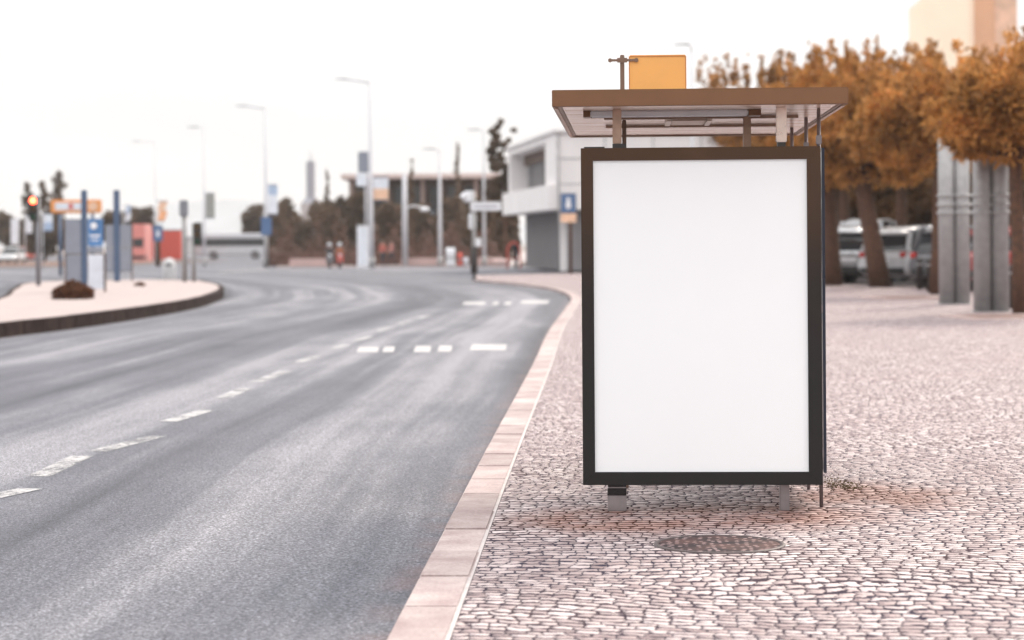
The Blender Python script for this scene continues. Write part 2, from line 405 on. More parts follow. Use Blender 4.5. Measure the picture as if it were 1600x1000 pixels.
# traffic island on the left
ip = [(-40,511),(0,505),(120,492),(230,478),(310,465),(340,456),(350,450),(344,444),(325,440),(300,437.5),(180,437),(60,440),(20,450),(2,463),(-60,480)]
I = []
for p in ip:
    q = G(*p, z=ISL); I.append(Vector((q.x, q.y, 0)))
d0 = (I[1]-I[0]).normalized(); I = [I[0]-d0*10] + I
IP = smooth_path(I, 0.5)
m_ikerb = kerbmat('shade darkened kerbstone', (0.014,0.008,0.007), (0.046,0.028,0.024), 0.1)  # dark stone, with the shade on its road face put into the colour
# island lies on the left of the path direction
kerb('island_kerb', IP, 0.16, ISL, ROAD-0.01, m_ikerb, gap=0.02, step=1.0, side=-1)
NI = normals(IP); innerI = [(IP[i]-NI[i]*0.165) for i in range(len(IP))]
m_isl = M('pale pink paving', (0.345, 0.285, 0.275), 0.85, var=0.14, scale=1.2, bmp=0.2)
sheet('island_pavement', [(p.x, p.y) for p in innerI], ISL-0.004, m_isl)

# far pavements beyond the junction
far = [(-16.5,152),(4,151),(8,124),(60,122),(60,420),(-36,420)]
FP = [Vector((a, b_, 0)) for a, b_ in far[:4]]
m_farpave = M('far paving', (0.42, 0.36, 0.35), 0.9, var=0.15, scale=0.6)
sheet('far_pavement', far, 0.0, m_farpave, th=0.12)
sheet('verge', [(-90,166),(-33,172),(-30,230),(-90,240)], ROAD+0.05, m_soil)

sheet('car_park', [(9.5,80),(14.5,66.5),(19.5,52),(58,52),(58,119),(9.5,119)], 0.003, M('dark car park asphalt', (0.075,0.062,0.06), .9, var=.3, scale=1.5))
# worn road markings
def paintmat():
    m, n, b, out = nt('worn road paint')
    g = n.nodes.new('ShaderNodeTexCoord').outputs['Object']
    t = tex(n, 'Noise', g, Scale=26.0, Detail=6.0, Roughness=0.7); t2 = tex(n, 'Noise', g, Scale=2.2, Detail=3.0)
    f = mth(n, 'MULTIPLY_ADD', t2.outputs[0], 0.8, t.outputs[0])
    f = ramp(n, f, [(0.70, 0.0), (0.98, 1.0)])
    n.links.new(ramp(n, t.outputs[0], [(0.3, (0.28,0.275,0.285)), (0.7, (0.47,0.46,0.465))]), b.inputs['Base Color'])
    b.inputs['Roughness'].default_value = 0.6
    tr = n.nodes.new('ShaderNodeBsdfTransparent'); mx = n.nodes.new('ShaderNodeMixShader')
    n.links.new(f, mx.inputs[0]); n.links.new(tr.outputs[0], mx.inputs[1]); n.links.new(b.outputs[0], mx.inputs[2])
    n.links.new(mx.outputs[0], out.inputs['Surface']); return m
m_paint = paintmat()
m_paint2 = M('fresh road paint', (0.38, 0.365, 0.37), 0.6, var=0.35, scale=5)
def mark(p, q, w_, mat=None, z=ROAD+0.004):
    p, q = Vector(p), Vector(q); d = (q-p).normalized(); a = Vector((d.y, -d.x, 0))*w_/2
    mb = MB(); mb.add([(r.x, r.y, z) for r in (p-a, q-a, q+a, p+a)], [(0,1,2,3)])
    return mb
lane = MB()
for (a, b_) in [((-30,781),(48,764)),((60,745),(128,713)),((150,706),(245,682)),((263,659),(324,641)),((346,623),(384,607)),((400,597),(447,580)),((466,566),(500,555.5)),((512,546),(542,539)),((556,533),(578,525)),((588,518),(612,511)),((622,507),(642,501)),((652,497.5),(672,493))]:
    P_, Q_ = G(*a, z=ROAD), G(*b_, z=ROAD); mb = mark(P_, Q_, 0.17); lane.add(mb.v, mb.f)
struct(lane.build('lane_marking', m_paint))
bay = MB()
for (x0, x1, y_, dy) in [(557,590,546.5,7),(597,615,546,7),(646,672,545.5,8),(683,705,545,8),(734,790,543,8),(722,757,474,3.5),(768,778,474,3.5),(786,798,474,3.5),(812,856,472,4)]:
    q = [G(x0, y_+dy*.6, ROAD), G(x1, y_+dy*.6, ROAD), G(x1+2, y_-dy*.6, ROAD), G(x0+4, y_-dy*.6, ROAD)]
    bay.add([(r.x, r.y, ROAD+0.004) for r in q], [(0,1,2,3)])
struct(bay.build('bay_marking', m_paint2))
cross = MB()
for (a, b_) in [((190,441),(80,446)),((70,421),(112,419)),((345,425),(420,421)),((430,424),(520,423)),((560,424),(640,423.5)),((660,424),(720,424))]:
    mb = mark(G(*a, z=ROAD), G(*b_, z=ROAD), 0.5); cross.add(mb.v, mb.f)
struct(cross.build('junction_marking', m_paint2))

# hills far away
m_hill = M('distant hillside', (0.30, 0.32, 0.34), 0.95, var=0.2, scale=0.01)  # colour paled to paint in part of the distance haze
hb = MB(); xs = np.linspace(-900, 700, 60); rows = []
for j, (dd, hh) in enumerate([(3300,0.0),(3500,1.0),(4000,0.7)]):
    row = []
    for x in xs:
        px = 800 + x/1500*F
        top = np.interp(px, [-900,0,130,200,280,330,400,470,560,800,1300,2400], [8,12,20,27,30,31.5,32,28,22,14,12,6])
        row.append((x*dd/1500, dd, -1 + hh*(top*1.03*dd/1500 + 1.2*math.sin(x*.05)+0.8*math.sin(x*.13+1))))
    rows.append(row)
for j in range(2):
    for i in range(len(xs)-1):
        hb.add([rows[j][i], rows[j][i+1], rows[j+1][i+1], rows[j+1][i]], [(0,1,2,3)], True)
struct(hb.build('hills', m_hill))

# ------------------------------------------------------------ bus shelter
org = W(911, 757, 11.93); SH_RZ = -0.0540
sh = thing('bus_shelter', 'small bus shelter with brown flat roof and glass side wall on the cobbled pavement', 'bus shelter', (org.x, 11.93, 0), SH_RZ)
def locx(px, py, ly):   # local x seen at a pixel for a local depth
    p = W(px, py, 11.93+ly); return p.x - org.x - 0.054*ly
# roof
RX0, RX1, RY0, RY1, RZ0, RZ1 = -0.148, 1.437, -0.23, 3.07, 2.206, 2.296
rb = MB(); T = 0.05
rb.box(RX0, RX1, RY0, RY0+T, RZ0, RZ1); rb.box(RX0, RX1, RY1-T, RY1, RZ0, RZ1)
rb.box(RX0, RX0+T, RY0+T, RY1-T, RZ0, RZ1); rb.box(RX1-T, RX1, RY0+T, RY1-T, RZ0, RZ1)
fas = rb.build('roof', m_roof, sh, bevel=0.003)
MB().box(RX0+T, RX1-T, RY0+T, RY1-T, RZ1-0.02, RZ1-0.004).build('roof_sheet', m_roof, fas)
m_soff, n, b, out = nt('pale laminated soffit')
g = n.nodes.new('ShaderNodeTexCoord').outputs['Object']
t = tex(n, 'Noise', g, scale=(1.2, 9, 1), Scale=1.6, Detail=5.0)
cs = ramp(n, t.outputs[0], [(0.36, (0.62,0.42,0.31)), (0.52, (0.84,0.66,0.54)), (0.7, (0.90,0.77,0.67))])
sxs = n.nodes.new('ShaderNodeSeparateXYZ'); n.links.new(g, sxs.inputs[0])
pl = mth(n, 'PINGPONG', mth(n, 'MULTIPLY', sxs.outputs[1], 1.0), 0.09)
cs = mix(n, ramp(n, pl, [(0.0, 0.6), (0.006, 0.0)]), cs, (0.30,0.20,0.15))
n.links.new(cs, b.inputs['Base Color']); b.inputs['Roughness'].default_value = 0.22; b.inputs['Specular IOR Level'].default_value = 0.4
sof = MB().box(RX0+T+0.002, RX1-T-0.002, RY0+T+0.002, RY1-T-0.002, RZ0+0.004, RZ0+0.016).build('soffit', m_soff, fas)
m_trim = M('bronze edge trim', (0.42, 0.27, 0.19), 0.4, 0.3, var=0.1)
tb = MB(); tb.box(RX0+0.012, RX0+0.030, RY0+0.06, RY1-0.01, RZ0-0.008, RZ0-0.001); tb.box(RX1-0.030, RX1-0.012, RY0+0.06, RY1-0.01, RZ0-0.008, RZ0-0.001)
tb.box(RX0+0.03, RX1-0.03, RY1-0.03, RY1-0.012, RZ0-0.008, RZ0-0.001)
tb.build('edge_trim', m_trim, fas)
# strip light and ceiling hatch under the roof
lf = MB().box(0.05, 0.93, 0.24, 0.36, RZ0-0.028, RZ0+0.003).build('strip_light', m_white, sh, bevel=0.006)
MB().box(0.01, 0.048, 0.232, 0.368, RZ0-0.03, RZ0+0.002).build('end_cap', m_roof, lf); MB().box(0.932, 1.0, 0.232, 0.368, RZ0-0.03, RZ0+0.002).build('end_cap', m_roof, lf)
MB().box(0.05, 0.93, 0.362, 0.376, RZ0-0.03, RZ0+0.002).build('lamp_tray', m_roof, lf)
hx0 = 0.52
ht = MB().box(hx0, hx0+0.2, 0.95, 1.45, RZ0-0.016, RZ0+0.002).build('ceiling_hatch', M('tan hatch', (0.40,0.27,0.19), 0.4, 0.2), sh, bevel=0.004)
for q in (-0.035, 0.204): MB().box(hx0+q, hx0+q+0.031, 0.93, 1.47, RZ0-0.02, RZ0+0.002).build('hatch_rail', M('cream rail', (0.7,0.58,0.48), 0.4), ht)
for y_ in (0.80, 1.72): MB().box(0.12, 1.25, y_, y_+0.045, RZ0-0.014, RZ0+0.002).build('ceiling_batten', M('brown batten', (0.36,0.23,0.16), 0.45), fas)
# front posts carrying the roof
def post(px0, px1, py, ly, z0, z1, mat, dep=0.06, name='post'):
    x0, x1 = locx(px0, py, ly), locx(px1, py, ly)
    return MB().box(x0, x1, ly-dep/2, ly+dep/2, z0, z1).build(name, mat, sh, bevel=0.004)
m_postbr = M('bronze brushed post', (0.40, 0.27, 0.20), 0.35, 0.55, var=0.2, scale=9)
m_pole = M('dull brown pole', (0.20, 0.125, 0.09), 0.45, 0.2, var=0.1)
p1 = post(957, 971, 200, 0.09, 2.018, 2.209, m_postbr)
p2 = post(1211, 1227, 200, 0.09, 2.018, 2.209, M('bright brushed post', (0.62, 0.50, 0.44), 0.28, 0.8, var=0.25, scale=9))
for p_, (a, b_) in ((p1, (957, 978)), (p2, (1213, 1225))):
    MB().box(locx(a, 226, .09), locx(b_, 226, .09), 0.05, 0.13, 1.9935, 2.017).build('post_foot', m_frame, p_)
post(972, 978.5, 208, 1.15, 0.0, 2.209, m_pole, 0.03)
post(1160, 1172, 205, 0.80, 0.35, 2.209, m_postbr, 0.05)
# rear glass wall on thin round posts
gx = 1.315
for y_ in (0.20, 1.06, 2.20, 3.02):
    o = MB().tube([(gx, y_, 0), (gx, y_, 2.209)], 0.0105 if y_ < .3 else 0.011, 14).build('wall_post', m_steel, sh)
    for z_ in (0.30, 1.1, 2.035): MB().cbox((gx, y_, z_), (0.03, 0.03, 0.05)).build('clamp', m_steel, o, bevel=0.003)
m_pane = glassmat('smoked blue glass', (0.62, 0.70, 0.72))
for a, b_ in ((0.22, 1.04), (1.08, 2.18), (2.22, 3.0)):
    g_ = MB().box(gx+0.016, gx+0.026, a, b_, 0.20, 1.97).build('glass_pane', m_pane, sh)
MB().box(gx+0.014, gx+0.030, 0.19, 0.222, 0.19, 1.99).build('glass_edge_strip', M('navy edge strip', (0.012, 0.018, 0.04), 0.3), sh)
# advertising panel = end wall of the shelter
PW, Z0, Z1, PD, BT = 1.306, 0.144, 1.9915, 0.15, 0.0
bl, br, bt, bb_ = 0.067, 0.074, 0.070, 0.071
ad = MB().box(0.012, PW-0.012, 0.028, PD, Z0+0.012, Z1-0.012).build('advertising_panel', m_frame, sh, bevel=0.004)
def framem():
    m, n, b, out = nt('charcoal to bronze frame paint')
    return m
# mitred frame: warm glow towards the top is painted into its colour
fr = MB()
def mit(a0, a1, b0, b1, y0, y1):   # a = outer edge points, b = inner edge points (xz)
    v = [(p[0], y0, p[1]) for p in (a0, a1, b1, b0)] + [(p[0], y1, p[1]) for p in (a0, a1, b1, b0)]
    return v, [(0,1,2,3),(7,6,5,4),(0,4,5,1),(1,5,6,2),(2,6,7,3),(3,7,4,0)]
O = [(0,Z0),(PW,Z0),(PW,Z1),(0,Z1)]; N_ = [(bl,Z0+bb_),(PW-br,Z0+bb_),(PW-br,Z1-bt),(bl,Z1-bt)]
m_grad, n, b, out = nt('glow tinted frame paint')
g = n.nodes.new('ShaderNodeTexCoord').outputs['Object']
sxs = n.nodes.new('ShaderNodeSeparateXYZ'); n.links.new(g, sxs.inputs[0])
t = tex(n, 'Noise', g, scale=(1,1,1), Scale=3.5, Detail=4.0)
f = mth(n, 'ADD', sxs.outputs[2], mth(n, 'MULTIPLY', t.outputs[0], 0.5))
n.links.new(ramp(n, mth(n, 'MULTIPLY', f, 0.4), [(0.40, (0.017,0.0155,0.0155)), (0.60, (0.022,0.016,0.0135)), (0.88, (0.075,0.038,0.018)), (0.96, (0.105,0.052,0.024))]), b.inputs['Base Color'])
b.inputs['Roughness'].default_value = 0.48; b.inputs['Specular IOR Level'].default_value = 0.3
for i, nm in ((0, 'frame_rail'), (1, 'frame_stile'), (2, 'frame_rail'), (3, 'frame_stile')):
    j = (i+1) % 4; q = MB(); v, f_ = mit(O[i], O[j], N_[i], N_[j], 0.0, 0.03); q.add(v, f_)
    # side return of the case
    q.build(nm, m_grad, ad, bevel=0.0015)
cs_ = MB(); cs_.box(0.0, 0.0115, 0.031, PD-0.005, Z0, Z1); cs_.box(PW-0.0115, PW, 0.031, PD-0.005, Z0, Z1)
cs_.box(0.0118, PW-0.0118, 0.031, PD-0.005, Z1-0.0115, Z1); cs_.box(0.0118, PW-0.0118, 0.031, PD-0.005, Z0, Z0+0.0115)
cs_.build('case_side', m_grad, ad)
m_poster = M('blank glowing poster', (0.74, 0.745, 0.75), 0.55, var=0.012, scale=1.2, emit=((0.93, 0.96, 1.0), 0.15))  # slight emission added to brighten the white poster
MB().box(bl-0.006, PW-br+0.006, 0.016, 0.0275, Z0+bb_-0.006, Z1-bt+0.006).build('poster', m_poster, ad)
MB().box(0.018, 0.13, 0.02, 0.09, Z1+0.0005, Z1+0.008).build('hinge_cap', m_frame, ad)

# feet
x0, x1 = locx(949.5, 790, 0.06), locx(979, 790, 0.06)
ft = MB().box(x0, x1, 0.02, 0.12, 0.0, 0.085).build('foot', m_steel, sh, bevel=0.003)
MB().box(x0, x1, 0.018, 0.122, 0.0855, 0.125).box(x0+.002, x1-.002, 0.022, 0.118, 0.132, 0.1435).build('foot_sleeve', M('black sleeve', (0.012,0.011,0.012), 0.12), ft)
MB().box(x0+.003, x1-.003, 0.019, 0.119, 0.1255, 0.1315).build('foot_band', m_steel, ft)
post(1216.5, 1231.5, 780, 0.06, 0.0, 0.1435, m_steel, 0.05, 'foot')


# flag sign standing on the roof
fp = W(972.5, 138, 13.0)
fs = thing('stop_flag_sign', 'blank orange rectangular plate on a short pole above the shelter roof', 'sign', (fp.x, 13.0, 2.292), SH_RZ)
zt = W(972, 86, 13.0).z-2.292
MB().box(-0.013, 0.013, -0.013, 0.013, 0.0, zt).build('pole', m_pole, fs, bevel=0.003)
zc = W(972, 94.5, 13.0).z-2.292
cbm = MB(); cbm.box(-0.072, 0.084, -0.020, -0.014, zc-0.007, zc+0.007)
for x_ in (-0.072, 0.084): cbm.disc((x_, -0.017, zc), 0.0125, 'y', 0.008, 14)
cbm.box(-0.03, 0.03, -0.024, -0.0205, zc-0.014, zc+0.014)
cbm.build('crossbar', m_pole, fs)
m_flag = M('orange flag plate', (0.85, 0.44, 0.13), 0.5, var=0.05, scale=3)
fx0, fx1 = W(982.5, 110, 13.0).x-fp.x, W(1072, 110, 13.0).x-fp.x
fl = MB().box(fx0, fx1, -0.012, 0.012, 0.01, zt-0.002).build('sign_plate', m_flag, fs, bevel=0.006, seg=3)
rim = MB(); rim.box(fx0, fx0+.006, -0.0155, -0.0125, 0.02, zt-0.01); rim.box(fx1-.006, fx1, -0.0155, -0.0125, 0.02, zt-0.01); rim.box(fx0+.007, fx1-.007, -0.0155, -0.0125, zt-0.012, zt-0.006)
rim.build('plate_rim', M('deep orange rim', (0.55,0.22,0.06), 0.45), fl)

# manhole cover
mc = G(1124, 850.5); mc = Vector((mc.x, mc.y, 0))
mh = thing('manhole_cover', 'round patterned manhole cover set in the cobbles in front of the shelter', 'manhole cover', (mc.x, mc.y, 0))
m_iron, n, b, out = nt('pitted cast iron')
g = n.nodes.new('ShaderNodeTexCoord').outputs['Object']
v1 = tex(n, 'Voronoi', g, Scale=24.0, Randomness=0.5)
v3 = tex(n, 'Noise', g, Scale=6.0, Detail=4.0)
c = ramp(n, v1.outputs['Distance'], [(0.22, (0.36,0.26,0.255)), (0.34, (0.022,0.016,0.02))])
c = mix(n, ramp(n, v3.outputs[0], [(0.40,0.0),(0.62,0.55)]), c, (0.14,0.075,0.065))
n.links.new(c, b.inputs['Base Color']); b.inputs['Roughness'].default_value = 0.75; b.inputs['Specular IOR Level'].default_value = 0.15; b.inputs['Metallic'].default_value = 0.1
bump(n, b, v1.outputs['Distance'], -0.8, 0.02)
MB().tube([(0,0,-0.003),(0,0,0.003)], 0.292, 64).build('cover_plate', m_iron, mh)
rg = MB(); v = []; f_ = []
for k in range(64):
    t_ = 2*PI*k/64
    for r_, z_ in ((0.296, 0.0), (0.296, 0.005), (0.318, 0.005), (0.320, -0.001)): v.append((r_*math.cos(t_), r_*math.sin(t_), z_))
for k in range(64):
    for j in range(3): f_.append((k*4+j, k*4+j+1, ((k+1) % 64)*4+j+1, ((k+1) % 64)*4+j))
rg.add(v, f_, True); rg.build('cover_ring', M('dark iron ring', (0.07,0.05,0.05), 0.5, 0.2), mh)

# weeds in the joints
def leaves(name, mat, centers, size, parent=None, jitter=0.3, up=0.0):
    k = len(centers); a = rng.normal(size=(k,3)); a[:,2] += up; a /= np.linalg.norm(a, axis=1)[:,None]
    b_ = rng.normal(size=(k,3)); b_ -= a*(a*b_).sum(1)[:,None]; b_ /= np.linalg.norm(b_, axis=1)[:,None]
    s = size*(1+jitter*rng.normal(size=(k,1))).clip(.35, 2)
    c = np.asarray(centers); V = np.stack([c-a*s*.5, c+b_*s*.28, c+a*s*.5, c-b_*s*.28], 1).reshape(-1,3)
    return npmesh(name, V, 4, mat, parent)
m_weed = leafmat('dry weed leaf', (0.045,0.030,0.014), (0.12,0.085,0.04))
wc = G(1322, 762); ws_ = G(1296, 752)
pts = np.concatenate([np.array([wc.x, wc.y, 0.012]) + rng.normal(size=(200,3))*[0.06,0.13,0.005], np.array([ws_.x, ws_.y, 0.01]) + rng.normal(size=(90,3))*[0.05,0.12,0.005]])
pts[:,2] = np.abs(pts[:,2])
wd = leaves('weeds', m_weed, pts, 0.014); wd['kind'] = 'stuff'; tag(wd, 'low brown weeds growing in the cobbles right of the shelter', 'weeds')

# ------------------------------------------------------------ trees
def tufts(centers, dirs, K_, L, wd_):
    k = len(centers)
    d = dirs[:,None,:] + rng.normal(size=(k,K_,3))*0.75; d /= np.linalg.norm(d, axis=2)[:,:,None]
    s = rng.normal(size=(k,K_,3)); s -= d*(s*d).sum(2)[:,:,None]; s /= np.linalg.norm(s, axis=2)[:,:,None]
    c = centers[:,None,:] + rng.normal(size=(k,K_,3))*0.03
    l = L*(0.6+0.6*rng.random((k,K_,1)))
    V = np.stack([c-s*wd_*.5, c+d*l*.6+s*wd_*.6, c+d*l, c+d*l*.55-s*wd_*.6], 2)
    return V.reshape(-1,3)
def sample_blob(c, r, k):
    d = rng.normal(size=(k,3)); d /= np.linalg.norm(d, axis=1)[:,None]
    rr = rng.random((k,1))**0.42
    return np.asarray(c)+d*rr*np.asarray(r), d
def pine(loc, crown_c, crown_r, lean, r0, label, seed, mat, cat='tree', ntuft=1500, group='pine trees beside the pavement', nsub=26, L=0.30, wd_=0.055, K_=13):
    global rng
    rng = np.random.default_rng(seed); rnd = random.Random(seed)
    t = thing('pine_tree', label, cat, loc, 0, group); base_scale = max(0, (loc[1]-45)/120)
    cc = Vector(crown_c); R_ = Vector(crown_r)
    tb = MB(); top = Vector((cc.x, cc.y, cc.z+R_.z*.3)); fork = Vector((lean*0.75, 0, cc.z-R_.z*0.75))
    pts = [Vector((0,0,-0.05)), Vector((lean*.3, 0, fork.z*.4)), fork, fork.lerp(top, .5)+Vector((.15,0,0)), top]
    tb.tube([pts[0], pts[1], pts[2], pts[3], pts[4]], [r0*1.15, r0*.92, r0*.8, r0*.45, r0*.12], 14)
    subs = []
    for i in range(nsub):
        a = 2*PI*i/nsub + rnd.uniform(-.3,.3); e = rnd.uniform(-.55, .95); q = rnd.uniform(.5,.8)
        c = Vector((cc.x+R_.x*q*math.cos(a)*math.sqrt(max(0,1-e*e*.6)), cc.y+R_.y*q*math.sin(a), cc.z+R_.z*e*.68))
        sr = rnd.uniform(.26,.42); subs.append((c, (R_.x*sr, R_.y*sr, R_.z*sr*.9)))
        if i % 2 == 0: tb.tube([fork.lerp(top, rnd.uniform(0,.5)), fork.lerp(c, .55)+Vector((0,0,-.1)), c], [r0*.4, r0*.22, r0*.07], 6)
    tb.build('trunk', m_bark, t)
    C = []; D_ = []; C2 = []; D2 = []
    per = ntuft//(len(subs)+2)
    for c, r in subs + [(cc, R_*.72)]*2:
        p, d = sample_blob(c, r, per); C.append(p); D_.append(d)
    # upright leading shoots that break the skyline
    for i in range(26):
        a = rnd.uniform(0, 2*PI); q = rnd.uniform(0,.9); h = rnd.uniform(.3,1.15)*(1+base_scale)
        bx, by = cc.x+R_.x*q*math.cos(a), cc.y+R_.y*q*math.sin(a); bz = cc.z+R_.z*math.sqrt(1-q*q)*.85
        k = 14; s = rng.random((k,1)); p = np.array([bx,by,bz]) + s*np.array([rnd.uniform(-.25,.25)*h, 0, h]) + rng.normal(size=(k,3))*.04
        C2.append(p); D2.append(np.tile([0,0,1.6], (k,1)))
    C = np.concatenate(C); D_ = np.concatenate(D_); D_[:,2] += .45
    V1 = tufts(C, D_, K_, L, wd_); V2 = tufts(np.concatenate(C2), np.concatenate(D2), 9, L*.62, wd_*.7)
    npmesh('crown', np.concatenate([V1, V2]), 4, mat, t)
    return t
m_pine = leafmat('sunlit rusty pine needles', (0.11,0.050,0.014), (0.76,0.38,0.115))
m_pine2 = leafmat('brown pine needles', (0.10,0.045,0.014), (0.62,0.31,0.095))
# (px, base_py or D, crown centre py, half width px, half height px, lean px, trunk radius)
right = [
 (1596, 491, 43.5, 1594, 196, 126, 82, -12, .16, m_pine, 'tall pine at the right edge with its trunk beside the nearest steel column'),
 (1462, 461, 60.0, 1458, 198, 120, 88, 8, .16, m_pine, 'pine whose trunk stands just left of the two steel columns'),
 (1376, 448, 70.0, 1356, 216, 112, 108, -34, .33, m_pine, 'pine with a thick leaning trunk in front of the silver cars'),
 (1301, 445, 73.0, 1284, 218, 98, 108, -6, .30, m_pine, 'pine with a straight trunk just right of the shelter'),
 (1235, 430, 104., 1215, 204, 92, 84, 0, .28, m_pine2, 'pine rising behind the right part of the shelter roof'),
 (1150, 428, 118., 1145, 200, 80, 76, 0, .26, m_pine2, 'farthest pine of the row, its top showing above the roof centre'),
 (1640, 452, 68.0, 1650, 218, 130, 92, 0, .26, m_pine2, 'pine standing back behind the nearest pine at the right edge'),
 (1320, 440, 92.0, 1322, 222, 96, 108, 0, .26, m_pine2, 'pine set back in the gap between the straight and leaning trunks'),
 (1410, 440, 88.0, 1412, 215, 98, 106, 0, .26, m_pine2, 'pine set back between the leaning trunk and the steel columns'),
 (1530, 440, 84.0, 1532, 205, 100, 84, 0, .26, m_pine2, 'pine set back right behind the steel columns'),
]
for i, (bx, by, D, cx, cy, hw, hh, lean, r0, mt, lab) in enumerate(right):
    base = W(bx, by, D); base.z = 0; c = W(cx, cy, D)
    s = D/F
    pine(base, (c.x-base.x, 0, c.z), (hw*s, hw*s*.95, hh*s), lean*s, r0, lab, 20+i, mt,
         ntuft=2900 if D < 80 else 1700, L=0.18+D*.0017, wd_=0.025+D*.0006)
# dark leafy mass behind the parked cars
def bushy(name, loc, blobs, mat, label, cat, k, size, trunk=None, group=None, up=0.0):
    t = thing(name, label, cat, loc, 0, group)
    C = []; tot = sum(b_[1][0]*b_[1][2] for b_ in blobs)
    for c, r in blobs: C.append(sample_blob(c, r, int(k*r[0]*r[2]/tot))[0])
    leaves('crown', mat, np.concatenate(C), size, t, up=up)
    tb = MB(); r0 = trunk or .15; c0 = Vector(blobs[0][0])
    tb.tube([(0,0,-.1), (c0.x*.3,0,c0.z*.5), c0], [r0*1.1, r0*.8, r0*.25], 8)
    for c, r in blobs[1:5]: tb.tube([c0*.6, Vector(c)], [r0*.5, r0*.12], 5)
    tb.build('trunk', m_bark, t); return t
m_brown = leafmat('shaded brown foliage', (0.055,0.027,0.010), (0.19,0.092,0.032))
for i, (px, cy, hw, hh, D, lab) in enumerate([
    (1330, 300, 80, 70, 104, 'dense dark tree behind the left silver car'),
    (1425, 300, 85, 70, 100, 'dense dark tree behind the middle silver cars'),
    (1530, 290, 85, 75, 96, 'dense dark tree seen between and beyond the steel columns'),
    (1640, 290, 85, 75, 98, 'dense dark tree beyond the pines at the right edge')]):
    c = W(px, cy, D); s = D/F; rnd = random.Random(i)
    bl_ = [((rnd.uniform(-.7,.7)*hw*s, rnd.uniform(-1,1), c.z+rnd.uniform(-.75,.55)*hh*s), (hw*s*rnd.uniform(.35,.6),)*2+(hh*s*rnd.uniform(.35,.55),)) for _ in range(13)]
    bl_[0] = ((0,0,c.z), (hw*s*.6, hw*s*.6, hh*s*.7))
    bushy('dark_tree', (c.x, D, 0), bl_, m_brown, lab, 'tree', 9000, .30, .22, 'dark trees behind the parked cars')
hd = MB()
# clipped hedge behind the car park
hc = [W(px, 380, 108) for px in range(1285, 1760, 12)]
C = np.concatenate([np.array([p.x, 108, 0]) + np.stack([rng.uniform(-.3,.3,260), rng.uniform(-.8,.8,260), rng.uniform(0,2.9,260)], 1) for p in hc])
h_ = thing('hedge', 'long dark hedge closing off the car park behind the cars', 'hedge', (0,0,0))
leaves('foliage', m_brown, C, .30, h_)
MB().bar((hc[0].x,108,.4), (hc[-1].x,108,.4), .9, .8).build('stem_mass', m_bark, h_)

# square tree pits
for (px, py, w_, l_, lab) in [(1418, 466, 1.9, 2.6, 'flat square stone border round the soil left of the steel columns'), (1560, 496, 1.7, 2.2, 'flat square stone border on the ground before the nearest steel column')]:
    g0 = G(px, py); t = thing('tree_pit', lab, 'tree pit', (g0.x, g0.y, 0), 0.1)
    rb = MB(); a, b_ = w_/2, l_/2; e = .12
    rb.box(-a,a,-b_,-b_+e,-.02,.035); rb.box(-a,a,b_-e,b_,-.02,.035); rb.box(-a,-a+e,-b_+e,b_-e,-.02,.035); rb.box(a-e,a,-b_+e,b_-e,-.02,.035)
    rb.build('border', M('pink granite border', (0.52,0.40,0.38), .7), t, bevel=.006)
    MB().box(-a+e+.003,a-e-.003,-b_+e+.003,b_-e-.003,-.02,.012).build('soil', m_soil, t)

# ------------------------------------------------------------ steel columns
def column(px0, px1, py, D, lab):
    a = W(px0, py, D); b_ = W(px1, py, D); wd_ = b_.x-a.x; r = wd_/4
    t = thing('steel_column', lab, 'column', (a.x+wd_/2, D, 0), 0, 'ribbed steel columns on the pavement')
    top = 4.6
    for s_, mt in ((-1, m_galv), (1, m_galv)):
        x_ = s_*r*1.0
        p = MB().tube([(x_, 0, -.02), (x_, 0, top)], r*.98, 32).build('pipe', mt, t)
        rg = MB()
        for py_ in (306, 320, 333):
            z_ = CAMZ + (376.5-py_)/F*D
            rg.tube([(x_,0,z_-.045),(x_,0,z_-.02),(x_,0,z_+.02),(x_,0,z_+.045)], [r*.99, r*1.17, r*1.17, r*.99], 32, False)
        rg.build('ring', mt, p)
        MB().tube([(x_,0,top+.001),(x_,0,top+.05)], [r*1.02, r*.8], 24).build('cap', mt, p)
    MB().box(-.03, .03, -.03, .03, 0, top-.1).build('seam_strip', M('dark seam', (0.12,0.10,0.10), .6), t)
    MB().box(-r*2.15, r*2.15, -r*1.2, r*1.2, -.01, .012).build('base_plate', m_galv, t)
column(1467, 1516, 476, 50.5, 'grey twin pipe steel column with three rings, the farther left one')
column(1521, 1577, 489, 45.0, 'grey twin pipe steel column with three rings, the nearer right one')

# dark slim bollards and sapling posts near the columns
bol = None
for i, (px, py, h, lab) in enumerate([(1437, 452, .95, 'slim dark bollard before the middle silver car'), (1452, 455, .95, 'slim dark bollard just left of the farther steel column'), (1583, 482, 1.15, 'slim dark bollard right of the nearer steel column')]):
    g0 = G(px, py)
    if bol is None:
        bol = thing('bollard', lab, 'bollard', (g0.x, g0.y, 0), 0, 'dark bollards along the car park')
        MB().tube([(0,0,0),(0,0,.82),(0,0,.86),(0,0,.95)], [.085,.08,.10,.06], 16).build('post', M('dark bollard paint', (0.03,0.024,0.022), .5), bol)
        MB().tube([(0,0,.74),(0,0,.79)], .088, 16, False).build('band', m_galv, bol)
    else: dup(bol, (g0.x, g0.y, 0), 0, lab)

